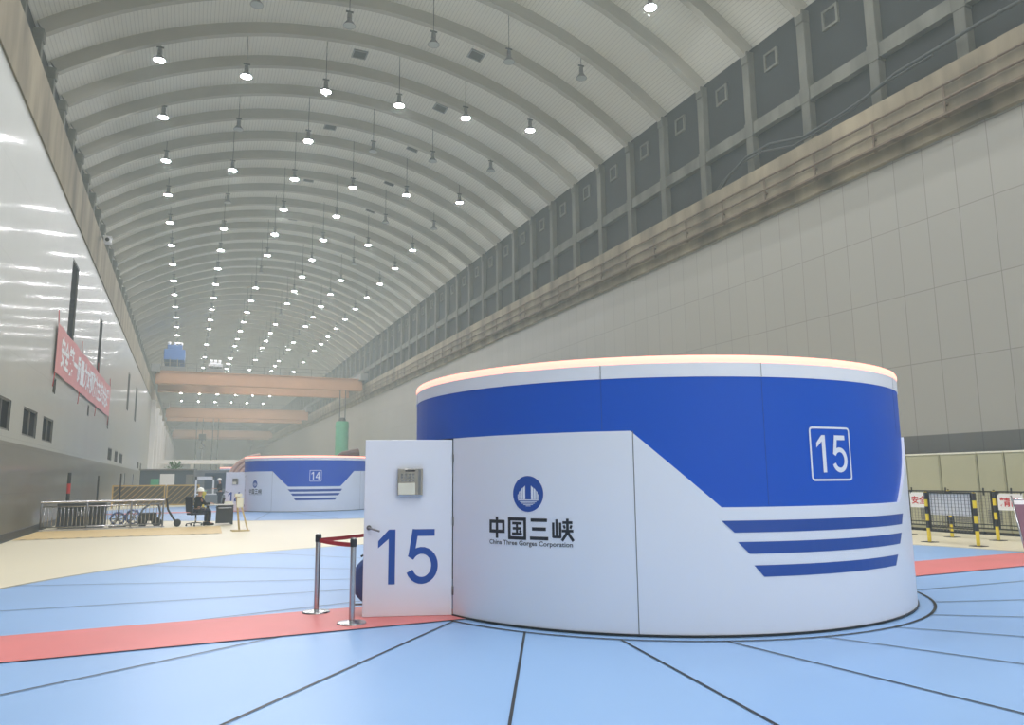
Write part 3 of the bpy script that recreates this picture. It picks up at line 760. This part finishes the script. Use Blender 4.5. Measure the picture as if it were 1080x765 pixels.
# leaning maroon board with a steel frame at the picture edge
t = empty('display_board', (15.63, 10.2, .0), radians(-39.7)); tag(t, 'leaning maroon board in a chrome frame at the right picture edge', 'board stand')
b = MB(); tl = Matrix.Rotation(radians(-25), 4, 'X')
b.box(-.02, .9, -.01, .01, .14, 1.08, M=tl); b.build('panel', M['purple'], t)
b = MB(); b.box(-.02, .9, -.012, -.002, 1.08, 1.17, M=tl); b.build('white_header', M['white_b'], t)
b = MB()
for q0, q1 in (((-.04, 0, .02), (-.04, 0, 1.28)), ((.92, 0, .02), (.92, 0, 1.28)), ((-.04, 0, 1.19), (.92, 0, 1.19)), ((-.04, 0, .12), (.92, 0, .12))): b.tube([tl @ Vector(q0), tl @ Vector(q1)], .018, seg=10)
b.build('frame', M['steel'], t)
b = MB()
for x in (-.04, .92): b.tube([(x, -.55, .018), (x, .16, .018)], .018, seg=10)
b.tube([(-.04, -.5, .018), (.92, -.5, .018)], .014, seg=8); b.build('feet', M['steel'], t)

# ------------------------------------------------------------------ left middle ground
# steel railing
A_, B_ = Vector((-4.42, 29.6, 0)), Vector((-.69, 30.2, 0)); L = (B_-A_).length
t = empty('guard_railing', A_, atan2(B_.y-A_.y, B_.x-A_.x)); tag(t, 'long stainless guard railing standing out from the left wall', 'railing')
b = MB(); b.tube([(0, 0, .95), (L, 0, .95)], .035, seg=12); b.build('top_rail', M['steel'], t)
b = MB()
for z in (.80, .12): b.tube([(0, 0, z), (L, 0, z)], .02, seg=8)
b.box(0, L, -.03, .03, .0, .05); b.build('cross_rail', M['steel'], t)
for x in (.03, L*.36, L*.72, L-.03):
    b = MB(); b.tube([(x, 0, .05), (x, 0, .93)], .03, seg=10); b.box(x-.07, x+.07, -.07, .07, 0, .02); b.build('post', M['steel_d'], t)
for i in range(1, 32):
    x = L*i/32; b = MB(); b.tube([(x, 0, .12), (x, 0, .80)], .011, seg=6); b.build('baluster', M['steel'], t)
# things behind it
def pole(x, y, h, r, label, band=False):
    t = empty('marker_pole', (x, y, 0)); tag(t, label, 'pole', 'dark poles behind the guard railing')
    b = MB(); b.lathe([(0, 0), (.14, 0), (.14, .03), (r, .05), (r, h), (0, h)], seg=14); b.build('shaft', M['dark'], t)
    if band: b = MB(); b.tube([(0, 0, h*.62), (0, 0, h*.8)], r+.004, seg=14); b.build('red_band', M['red_txt'], t)
pole(-3.9, 31.6, 1.95, .06, 'thick black pole with a red band behind the railing', True)
pole(-3.1, 33.0, 1.85, .03, 'thin dark pole right of the red-banded one', False)
pole(-2.55, 36.0, 1.95, .03, 'thin dark pole farthest right behind the railing', False)
t = empty('storage_cabinet', (-3.35, 31.05, 0)); tag(t, 'low dark metal cabinet behind the left half of the railing', 'cabinet')
b = MB(); b.box(-.75, .75, -.3, .3, .06, .88, bev=.015); b.build('body', M['dark'], t)
for x0, x1 in ((-.73, -.01), (.01, .73)):
    b = MB(); b.box(x0, x1, -.315, -.3, .1, .85, bev=.004); d = b.build('door', M['dark'], t); b = MB(); b.box(x1-.08 if x0 < -.5 else x0+.05, x1-.05 if x0 < -.5 else x0+.08, -.33, -.315, .45, .6); b.build('handle', M['steel'], d)
b = MB(); b.box(-.7, .7, -.26, .26, 0, .06); b.build('plinth', M['steel_d'], t)
def coil(x, y, rz, R_, label, m):
    t = empty('hose_reel', (x, y, 0), rz); tag(t, label, 'hose reel', 'hose reels behind the railing')
    b = MB(); n = 120
    b.tube([((R_-.05*(i/n)*0+.02*sin(i*2.4))*cos(2*pi*i/24), -.12+.24*i/n, R_+.08+(R_+.02*sin(i*2.4))*sin(2*pi*i/24)) for i in range(n+1)], .022, seg=7); b.build('hose', m, t)
    b = MB(); b.tube([(0, -.15, R_+.08), (0, .15, R_+.08)], .04)
    for k in range(3):
        a = pi*k/3
        for yy in (-.14, .14): b.tube([(R_*cos(a), yy, R_+.08+R_*sin(a)), (-R_*cos(a), yy, R_+.08-R_*sin(a))], .012, seg=6)
    b.build('drum', M['steel_d'], t)
    b = MB()
    for yy in (-.2, .2): b.tube([(-.25, yy, .02), (0, yy, R_+.08), (.25, yy, .02), (-.25, yy, .02)], .015, seg=6)
    b.tube([(-.25, -.2, .02), (-.25, .2, .02)], .015, seg=6); b.tube([(.25, -.2, .02), (.25, .2, .02)], .015, seg=6); b.build('stand', M['dark'], t)
coil(-2.2, 30.85, .2, .22, 'blue hose reel at the middle of the railing', M['hoseb'])
coil(-1.75, 31.7, -.2, .24, 'second blue hose reel, right of the first', M['hoseb'])
t = empty('pressure_cleaner', (-1.15, 30.75, 0), .1); tag(t, 'dark wheeled machine with a bent tube frame behind the right end of the railing', 'machine')
b = MB(); b.box(-.28, .22, -.2, .2, .2, .5, bev=.05); b.build('body', M['dark'], t)
b = MB()
for yy in (-.22, .22): b.tube([(-.4, yy, .2), (-.25, yy, .62), (0, yy, .82), (.25, yy, .80), (.33, yy, .5), (.3, yy, .2)], .022, seg=8)
b.tube([(-.25, -.22, .62), (-.25, .22, .62)], .02); b.build('tube_frame', M['dark'], t)
for yy in (-.27, .27):
    for xx in (-.25, .22):
        b = MB(); b.lathe([(0, -.03), (.15, -.03), (.16, 0), (.15, .03), (0, .03)], seg=20)
        for v in b.bm.verts: v.co = Vector((v.co.x+xx, yy+v.co.z, v.co.y+.16))
        b.build('wheel', M['black'], t)
t = empty('hand_truck', (-.5, 30.35, 0), .0); tag(t, 'black hand truck with a small wheel at the right end of the railing', 'hand truck')
b = MB()
for yy in (-.18, .18): b.tube([(-.12, yy, .98), (-.06, yy, .6), (.12, yy, .3), (.25, yy, .13)], .028, seg=8)
b.tube([(-.12, -.18, .98), (-.12, .18, .98)], .028); b.tube([(-.06, -.18, .6), (-.06, .18, .6)], .02); b.build('frame', M['black'], t)
for yy in (-.22, .22):
    b = MB(); b.lathe([(0, -.035), (.11, -.035), (.125, 0), (.11, .035), (0, .035)], seg=20)
    for v in b.bm.verts: v.co = Vector((v.co.x+.27, yy+v.co.z, v.co.y+.126))
    b.build('wheel', M['black'], t)

# ------------------------------------------------------------------ people
def skin_mesh(name, P, E, m, parent, sub=2, root=0):
    """P: list of (x, y, z, radius), E: edges; grown with a skin modifier into one surface"""
    me = bpy.data.meshes.new(name); me.from_pydata([p[:3] for p in P], E, []); o = bpy.data.objects.new(name, me); COL.objects.link(o); o.parent = parent
    o.modifiers.new('skin', 'SKIN').use_smooth_shade = True
    if not me.skin_vertices: 
        bpy.context.view_layer.objects.active = o
    lay = me.skin_vertices[0] if len(me.skin_vertices) else None
    for i, p in enumerate(P):
        r = p[3]; rr = r if isinstance(r, tuple) else (r, r); lay.data[i].radius = rr; lay.data[i].use_root = (i == root)
    s = o.modifiers.new('sub', 'SUBSURF'); s.levels = sub; s.render_levels = sub
    me.materials.append(m); return o
def hand(P, E, wi, d, n, side, s=1.0):
    """palm and five unequal fingers from wrist wi; d = direction of the fingers, n = palm normal"""
    d = Vector(d).normalized(); n = Vector(n).normalized(); u = d.cross(n).normalized()*side; w0 = Vector(P[wi][:3])
    P.append((*(w0+d*.05*s), (.034*s, .018*s))); pi_ = len(P)-1; E.append((wi, pi_))
    for k, (off, ln) in enumerate(((-.028, .065), (-.009, .078), (.010, .072), (.028, .055))):
        a = w0+d*.085*s+u*off*s; c = a+d*ln*.5*s+n*.006; e = c+d*ln*.4*s+n*.025*s
        base = len(P); P.extend([(*a, .0105*s), (*c, .0092*s), (*e, .0078*s)]); E.extend([(pi_, base), (base, base+1), (base+1, base+2)])
    a = w0+d*.035*s-u*.034*s; c = a+d*.03*s-u*.02*s+n*.01; base = len(P)
    P.extend([(*a, .012*s), (*c, .0095*s)]); E.extend([(pi_, base), (base, base+1)])
def head(parent, c, yaw, m_skin):
    pass
def person(name_label, loc, rz, seated):
    t = empty('person', loc, rz); tag(t, name_label, 'person', 'workers in dark clothes and white helmets')
    # x forward, z up, y left
    if seated:
        hip = Vector((0, 0, .58)); lean = .10; sh = Vector((.02, 0, 1.0)); neck = Vector((.06, 0, 1.08)); hd = Vector((.09, 0, 1.20))
        knees = [Vector((.43, s*.11, .56)) for s in (1, -1)]; ankles = [Vector((.42, s*.12, .09)) for s in (1, -1)]
        elb = [Vector((.14, s*.27, .78)) for s in (1, -1)]; wri = [Vector((.40, s*.20, .80)) for s in (1, -1)]
    else:
        hip = Vector((0, 0, .93)); sh = Vector((.03, 0, 1.42)); neck = Vector((.04, 0, 1.50)); hd = Vector((.07, 0, 1.61))
        knees = [Vector((.03, s*.10, .50)) for s in (1, -1)]; ankles = [Vector((-.02, s*.11, .09)) for s in (1, -1)]
        elb = [Vector((.08, s*.27, 1.15)) for s in (1, -1)]; wri = [Vector((.32, s*.20, 1.17)) for s in (1, -1)]
    P = []; E = []
    def add(v, r, pr=None):
        P.append((*v, r)); 
        if pr is not None: E.append((pr, len(P)-1))
        return len(P)-1
    i_h = add(hip, (.15, .11)); i_w = add(hip.lerp(sh, .4), (.13, .10), i_h); i_c = add(hip.lerp(sh, .8), (.155, .11), i_w); i_n = add(neck, .052, i_c)
    i_hd0 = add(hd+Vector((.0, 0, -.03)), (.072, .078), i_n); i_hd1 = add(hd+Vector((0, 0, .06)), (.078, .088), i_hd0)
    wr = []
    for k, s in enumerate((1, -1)):
        a = add(sh+Vector((0, s*.17, -.02)), .058, i_c); e = add(elb[k], .043, a); q = add(wri[k], .027, e); wr.append(q)
        h_ = add(hip+Vector((0.01, s*.09, -.04)), .085, i_h); kn = add(knees[k], .058, h_); an = add(ankles[k], .038, kn); add(ankles[k]+Vector((.16, 0, -.045)), .033, an)
    hand(P, E, wr[0], (1, -.1, -.05), (0, 0, -1), 1); hand(P, E, wr[1], (1, .1, -.05), (0, 0, -1), -1)
    body = skin_mesh('body', P, E, M['skin'], t)
    # face: nose, ears, eyes and mouth as one small mesh fused to the head
    b = MB(); f0 = hd+Vector((.085, 0, .02))
    b.tube([f0+Vector((-.02, 0, .035)), f0+Vector((.012, 0, .0)), f0+Vector((.0, 0, -.012))], [.008, .014, .01], seg=8)
    for s in (1, -1): b.tube([hd+Vector((0, s*.072, .04)), hd+Vector((.005, s*.088, .02)), hd+Vector((0, s*.074, -.01))], [.012, .014, .008], seg=8)
    b.build('nose_and_ears', M['skin'], t)
    b = MB()
    for s in (1, -1): b.tube([f0+Vector((-.012, s*.03-.01, .035)), f0+Vector((-.012, s*.03+.01, .035))], .006, seg=6)
    b.tube([f0+Vector((-.01, -.02, -.035)), f0+Vector((-.002, 0, -.035)), f0+Vector((-.01, .02, -.035))], .004, seg=6); b.build('eyes_and_mouth', M['cloth_dk'], t)
    # jacket and trousers follow the body
    P = []; E = []
    a0 = add(hip+Vector((0, 0, .02)), (.172, .135)); a1 = add(hip.lerp(sh, .45), (.155, .125), a0); a2 = add(hip.lerp(sh, .85), (.175, .130), a1); add(neck+Vector((-.01, 0, -.03)), .068, a2)
    for k, s in enumerate((1, -1)):
        a = add(sh+Vector((0, s*.175, -.02)), .075, a2); e = add(elb[k], .058, a); add(elb[k].lerp(wri[k], .9), .042, e)
    skin_mesh('jacket', P, E, M['cloth_dk'], t)
    P = []; E = []
    a0 = add(hip+Vector((0, 0, .03)), (.165, .13))
    for k, s in enumerate((1, -1)):
        h_ = add(hip+Vector((.01, s*.09, -.05)), .100, a0); kn = add(knees[k], .074, h_); add(ankles[k]+Vector((0, 0, .03)), .058, kn)
    skin_mesh('trousers', P, E, M['navy'], t)
    for k, s in enumerate((1, -1)):
        b = MB(); an = ankles[k]; b.box(an.x-.09, an.x+.19, an.y-.045, an.y+.045, 0.0, .075, bev=.03); b.box(an.x-.09, an.x+.03, an.y-.045, an.y+.045, .05, .13, bev=.025); b.build('shoe', M['black'], t)
    b = MB(); b.lathe([(.155, -.005), (.150, .0), (.125, .01), (.120, .05), (.10, .095), (.055, .125), (0, .132)], (hd.x, hd.y, hd.z+.045), seg=24)
    b.box(hd.x+.09, hd.x+.19, -.07, .07, hd.z+.04, hd.z+.052, bev=.004); b.tube([(hd.x-.11, 0, hd.z+.14), (hd.x, 0, hd.z+.182), (hd.x+.11, 0, hd.z+.14)], .012, seg=8); b.build('helmet', M['helmet'], t)
    return t
person('seated person in dark clothes and a white helmet at the small desk', (.42, 30.3, 0), radians(30), True)
person('standing person in dark clothes bending over the bench beyond the desk', (1.9, 49.3, 0), radians(200), False)
# office chair
t = empty('office_chair', (.38, 30.28, 0), radians(30)); tag(t, 'dark office chair on castors under the seated worker', 'chair')
b = MB(); b.box(-.24, .26, -.25, .25, .40, .47, bev=.03); b.build('seat', M['navy'], t)
b = MB(); b.box(-.06, .0, -.23, .23, .0, .56, bev=.028)
bmesh.ops.transform(b.bm, matrix=Matrix.Translation((-.22, 0, .50)) @ Matrix.Rotation(radians(-6), 4, 'Y'), verts=b.bm.verts); b.build('backrest', M['navy'], t)
b = MB(); b.bar((-.26, 0, .60), (-.15, 0, .38), .05, .03); b.build('back_support', M['dark'], t)
b = MB(); b.tube([(0, 0, .10), (0, 0, .40)], .028); b.build('column', M['steel'], t)
for k in range(5):
    a = 2*pi*k/5+.3; b = MB(); b.bar((0, 0, .12), (.31*cos(a), .31*sin(a), .085), .045, .03); l_ = b.build('base_arm', M['dark'], t)
    b = MB(); b.lathe([(0, -.022), (.028, -.022), (.03, 0), (.028, .022), (0, .022)], seg=12)
    for v in b.bm.verts: v.co = Vector((.31*cos(a)+v.co.x, .31*sin(a)+v.co.z, .03+v.co.y))
    b.box(.31*cos(a)-.01, .31*cos(a)+.01, .31*sin(a)-.01, .31*sin(a)+.01, .03, .085); b.build('castor', M['black'], l_)
for s in (1, -1):
    b = MB(); b.box(-.1, .16, s*.28-.03, s*.28+.03, .64, .67, bev=.01); b.bar((.03, s*.27, .64), (.03, s*.24, .43), .03); b.build('armrest', M['dark'], t)
# desk
t = empty('small_desk', (1.16, 30.75, 0), radians(5)); tag(t, 'small desk with a white top and a black modesty panel', 'desk')
b = MB(); b.box(-.42, .52, -.32, .32, .72, .755, bev=.006); b.build('tabletop', M['white_b'], t)
b = MB(); b.box(-.12, .48, -.31, -.29, .06, .70); b.build('front_panel', M['dark'], t)
b = MB(); b.box(.46, .49, -.29, .30, .0, .72); b.build('side_panel', M['dark'], t)
b = MB(); b.box(-.40, -.37, -.29, .30, .0, .72); b.build('side_panel', M['dark'], t)
b = MB(); b.box(.06, .46, -.285, .20, .10, .70, bev=.01); dr = b.build('drawer_unit', M['dark'], t); b = MB(); b.box(-.05, .42, -.325, -.312, .60, .64); b.build('handle', M['steel'], dr)
t = empty('laptop', (1.18, 30.75, .756), radians(100)); tag(t, 'dark open laptop on the small desk', 'laptop')
b = MB(); b.box(-.17, .17, -.12, .12, 0, .018, bev=.004); b.build('keyboard', M['dark'], t); b = MB(); b.box(-.17, .17, 0, .012, 0, .22, bev=.003, M=Matrix.Translation((0, -.12, .015)) @ Matrix.Rotation(radians(15), 4, 'X')); b.build('screen', M['dark'], t)
# yellow-green bag or helmet on the desk side and papers
b = MB(); b.box(-.15, .15, -.1, .1, 0, .09, bev=.01); tag(b.build('paper_stack', M['cream_t'], loc=(1.50, 30.8, .756)), 'stack of pale papers at the right end of the small desk', 'papers')
# easel
t = empty('sign_easel', (1.72, 26.2, .0), radians(8)); tag(t, 'pale wooden easel leaning in front of the housing numbered 14', 'easel')
b = MB(); b.bar((-.13, .04, 1.12), (.18, -.03, .02), .07, .05); b.build('front_rail', M['wood'], t)
b = MB(); b.bar((-.20, .04, 1.12), (-.02, .30, .02), .05, .04); b.build('rear_leg', M['wood'], t)
b = MB(); b.bar((-.30, .0, .022), (.24, -.03, .022), .06, .04); b.bar((-.28, .34, .022), (.24, -.03, .022), .05, .04); b.build('base', M['wood'], t)
b = MB(); b.box(-.26, -.04, -.02, .10, 1.10, 1.20, bev=.01); b.box(-.20, .0, -.05, -.02, .76, 1.08); b.build('holder', M['cream_t'], t)
# workbench and machines beyond
t = empty('workbench', (2.1, 51.0, 0)); tag(t, 'white-framed bench beside the standing worker', 'bench')
b = MB(); b.box(-1.6, .6, -.4, .4, .78, .84, bev=.01); b.build('bench_top', M['white_b'], t)
for x in (-1.55, .55):
    for y in (-.36, .36): b = MB(); b.bar((x, y, 0), (x, y, .78), .07); b.build('leg', M['white_b'], t)
b = MB(); b.box(-1.6, -1.5, -.05, .05, .84, 1.9); b.box(-.6, -.5, -.05, .05, .84, 1.9); b.box(-1.6, -.5, -.05, .05, 1.7, 1.9); b.build('rack', M['white_b'], t)
t = empty('control_cubicle', (1.9, 55.5, 0)); tag(t, 'grey machine cubicle with louvres between the cabin and the far housing', 'machine')
b = MB(); b.box(-1.5, .9, -.6, .6, .1, 2.35, bev=.03); b.build('body', M['grey'], t); b = MB(); b.box(-1.45, .85, -.55, .55, 0, .1); b.build('plinth', M['dark'], t)
for j in range(7): b = MB(); b.box(-.75, .55, -.63, -.6, 1.2+j*.13, 1.26+j*.13); b.build('louvre', M['slate'], t)
b = MB(); b.box(-.8, .6, -.61, -.6, 1.1, 2.15); b.build('recess', M['slate'], t)
t = empty('valve_stand', (1.0, 49.9, 0)); tag(t, 'yellow valve on a stand left of the bench', 'valve')
b = MB(); b.lathe([(0, 0), (.2, 0), (.2, .04), (.06, .08), (.06, .75), (.14, .8), (.14, .95), (0, 1.0)], seg=16); b.build('body', M['yellow'], t)
b = MB(); b.tube([(.2*cos(2*pi*i/16), .2*sin(2*pi*i/16), 1.05) for i in range(16)], .02, closed=True, seg=6); b.bar((-.2, 0, 1.05), (.2, 0, 1.05), .02); b.tube([(0, 0, .95), (0, 0, 1.06)], .02); b.build('handwheel', M['green'], t)
# ochre lattice barrier: two panels
for i, (xa_, xb_, lb) in enumerate(((-4.2, -1.2, 'left ochre lattice barrier beyond the railing'), (-1.15, .8, 'right ochre lattice barrier behind the seated worker'))):
    t = empty('lattice_barrier', ((xa_+xb_)/2, 53.0, 0)); tag(t, lb, 'barrier', 'ochre lattice barriers'); h = (xb_-xa_)/2
    b = MB()
    for z in (.12, 1.32): b.box(-h, h, -.04, .04, z, z+.08)
    for x in (-h, h-.08): b.box(x, x+.08, -.04, .04, 0, 1.32)
    b.build('frame', M['ochre'], t)
    b = MB(); n = int(2*h/.34)
    for s in range(-5, n+1):
        x0 = -h+s*.34; x1 = x0+1.12; z0, z1 = .2, 1.32
        if x0 < -h: z0 += -h-x0; x0 = -h
        if x1 > h: z1 -= x1-h; x1 = h
        if x1 > x0+.05: b.bar((x0, 0, z0), (x1, 0, z1), .085, .03)
    b.build('lattice', M['ochre'], t)
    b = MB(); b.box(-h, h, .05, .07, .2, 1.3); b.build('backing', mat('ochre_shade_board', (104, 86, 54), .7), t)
# slate cabin behind
t = empty('site_cabin', (-1.15, 61, 0)); tag(t, 'long slate-blue cabin behind the lattice barriers', 'cabin')
b = MB(); b.box(-1.9, 1.75, -1.2, 1.2, .1, 2.4, bev=.03); b.build('body', M['slate'], t)
b = MB(); b.box(-1.98, 1.83, -1.3, 1.3, 2.4, 2.5, bev=.02); b.build('roof', M['crane_g'], t)
b = MB(); b.box(-1.85, 1.7, -1.15, 1.15, 0, .1); b.build('plinth', M['dark'], t)
b = MB(); b.box(-.6, .35, -1.23, -1.2, 1.3, 2.15); b.build('poster', M['white_b'], t)
b = MB(); b.box(-1.2, -.65, -1.23, -1.2, 1.2, 1.8); b.build('poster', M['green'], t)
b = MB(); b.box(1.1, 1.6, -1.24, -1.2, .15, 2.1); d = b.build('door', M['crane_g'], t); b = MB(); b.bar((1.2, -1.27, 1.0), (1.2, -1.27, 1.15), .03); b.build('handle', M['steel'], d)
# potted plant on the cabin roof line
t = empty('potted_plant', (-.9, 64.5, 0)); tag(t, 'tall green potted plant behind the slate cabin', 'plant')
b = MB(); b.lathe([(0, 0), (.25, 0), (.34, .5), (.30, .5), (0, .45)], seg=20); b.build('pot', M['white_b'], t)
b = MB(); b.tube([(0, 0, .45), (.03, 0, 2.2)], .04, seg=8); b.build('stem', M['wood'], t)
b = MB()
for i in range(170):
    a = random.uniform(0, 2*pi); el = random.uniform(-.4, 1.2); r = random.uniform(.3, .9); c = Vector((0, 0, 2.3)); d = Vector((cos(a)*cos(el), sin(a)*cos(el), sin(el))); p = c+d*r; n = d.cross(Vector((0, 0, 1))).normalized()*.07
    b.face([p-d*.18, p+n, p+d*.18, p-n])
tag(b.build('foliage', mat('leaf_green', (84, 120, 70), .6), t), kind='stuff')
# copper-toned curved cover behind housing 14
t = empty('curved_duct', (2.3, 48.6, 0)); tag(t, 'copper-toned curved duct rising behind the left edge of housing 14', 'duct')
for i in range(4):
    b = MB(); R_ = 1.75-.26*i; b.tube([(1.75-R_*cos(radians(a)), .0, 1.5+R_*.92*sin(radians(a))) for a in range(0, 95, 6)], .13, seg=12); b.tube([(1.75-R_, 0, 0), (1.75-R_, 0, 1.5)], .13, seg=12); b.build('pipe', M['copper'], t)
b = MB(); b.box(1.6, 2.4, -.3, .3, 0, 2.9, bev=.03); b.build('support', M['crane_g'], t)
# dark hood at the right shoulder of housing 14
t = empty('machine_hood', (9.35, 49.0, 0)); tag(t, 'dark brown hood showing over the right shoulder of housing 14', 'hood')
b = MB(); b.box(-.6, .8, -.5, .5, 0, 2.6, bev=.04); b.build('body', M['grey'], t)
b = MB(); b.tube([(-.9, 0, 2.78), (-.2, 0, 3.15), (.8, 0, 3.3)], [.12, .28, .34], seg=14); b.build('hood', mat('dark_brown', (96, 74, 66), .6), t)
# mezzanine far away
t = empty('gallery', (2.6, 120, 0)); tag(t, 'far white gallery across the left part of the hall end', 'gallery')
b = MB(); b.box(-6.5, 5.5, -1, 1, 4.1, 4.7); b.build('deck', M['white_b'], t)
for x in (-6, -2, 2, 5): b = MB(); b.box(x-.2, x+.2, -.2, .2, 0, 4.1); b.build('post', M['white_b'], t)

# ------------------------------------------------------------------ overhead cranes
def crane(Y, label, m, gz0=13.15, gz1=14.5, trolley=None, cab=False, gap=9.0):
    t = empty('overhead_crane', (8.1, Y, 0)); tag(t, label, 'crane', 'overhead travelling cranes')
    for s in (-1, 1):
        b = MB(); y = s*gap/2; b.box(-12.1, 12.3, y-.55, y+.55, gz0, gz1, bev=.03); b.box(-12.1, 12.3, y-.75, y+.75, gz1, gz1+.08); b.box(-12.1, 12.3, y-.7, y+.7, gz0-.06, gz0); g = b.build('girder', m, t)
        b = MB(); b.box(-11.5, 11.5, y+s*.75-.02, y+s*.75+.02, gz1+1.0, gz1+1.04); b.box(-11.5, 11.5, y+s*.75-.02, y+s*.75+.02, gz1+.5, gz1+.54)
        for i in range(13): x = -11.5+i*23/12; b.box(x-.03, x+.03, y+s*.75-.03, y+s*.75+.03, gz1+.08, gz1+1.0)
        b.build('walkway_rail', M['crane_g'], g)
        b = MB(); x = s*12.2+.1; b.box(x-.5, x+.5, -gap/2-1.6, gap/2+1.6, 14.3, 15.2, bev=.04); e = b.build('end_carriage', M['crane_g'], t)
        for yy in (-gap/2-1, -gap/2+.6, gap/2-.6, gap/2+1):
            b = MB(); b.lathe([(0, -.12), (.42, -.12), (.42, .12), (0, .12)], seg=16)
            for v in b.bm.verts: v.co = Vector((x+v.co.z, yy+v.co.x, 14.49+v.co.y))
            b.build('wheel', M['dark'], e)
    return t
def trolley(Y, x, label, m, h, w_, gap=9.0):
    t = empty('crane_trolley', (x, Y, 14.62)); tag(t, label, 'crane trolley', 'trolleys on the nearest crane')
    b = MB(); b.box(-w_, w_, -gap/2-.5, gap/2+.5, 0, .5, bev=.03)
    for s in (-1, 1):
        for i in range(4): b.box(-w_+i*w_*2/3.2, -w_+i*w_*2/3.2+.1, s*gap/2-.6, s*gap/2-.5, .5, .5+h*.4)
    b.build('frame', M['crane_g'], t)
    b = MB(); b.box(-w_*.85, w_*.85, -gap/2-.6, gap/2+.3, .5+h*.3, .5+h*.8, bev=.05); b.box(-w_*.6, w_*.6, -gap/2-.5, 0, .5+h*.8, .5+h, bev=.05); b.build('winch_house', m, t)
    b = MB()
    for i in range(3): b.tube([(-w_*.5+i*w_*.5, -gap/2, .5+h), (-w_*.5+i*w_*.5, -gap/2, .9+h)], .18, seg=10)
    b.build('motor', M['white_b'], t)
    return t
crane(102, 'nearest orange overhead crane spanning the hall', M['orange'])
trolley(102, -2.1, 'tall blue-topped trolley at the left end of the nearest crane', M['crane_b'], 2.6, 1.35)
trolley(102, 2.5, 'low white trolley on the nearest crane, right of the blue one', M['white_b'], .7, .95)
crane(150, 'second overhead crane, behind the nearest one', M['orange'], 12.9, 14.5)
crane(215, 'farthest overhead crane at the hall end', M['orange'], 12.9, 14.6)
t = empty('hook_block', (2.2, 146, 0)); tag(t, 'dark crane hook block hanging on four ropes under the second crane', 'hook')
for x in (-1.0, 0, 1.7, 2.6): b = MB(); b.tube([(x, 0, 3.5 if x else 10), (x, 0, 12.8)], .07, seg=6); b.build('rope', M['dark'], t)
b = MB(); b.box(-.6, .6, -.4, .4, 8.9, 10, bev=.1); b.build('block', M['dark'], t)
b = MB(); b.tube([(0, 0, 8.9), (0, 0, 8.3), (.4, 0, 7.9), (.1, 0, 7.4), (-.4, 0, 7.6)], .14, seg=10); b.tube([(0, 0, 7.5), (0, 0, 3)], .06, seg=6); b.build('hook', M['steel_d'], t)
b = MB(); b.box(-1.2, 2.8, -.4, .4, 3.0, 3.5, bev=.05); b.build('spreader', M['dark'], t)
# green cylinder hanging from the nearest crane
t = empty('lifting_cylinder', (18.0, 97.5, 0)); tag(t, 'green cylinder hanging on ropes near the right wall', 'cylinder')
b = MB(); b.lathe([(0, 4.2), (.75, 4.2), (.82, 4.35), (.82, 8.9), (.75, 9.05), (0, 9.05)], seg=28); b.build('barrel', M['green'], t)
for z in (5.4, 6.9, 8.3): b = MB(); b.lathe([(.82, z), (.88, z), (.88, z+.12), (.82, z+.12)], seg=28); b.build('band', M['green'], t)
for x in (-.35, .35): b = MB(); b.tube([(x, 0, 9.0), (x, 0, 13.09)], .06, seg=6); b.build('rope', M['dark'], t)
b = MB(); b.lathe([(0, 9.05), (.5, 9.05), (.4, 9.5), (0, 9.6)], seg=20); b.build('cap', M['dark'], t)
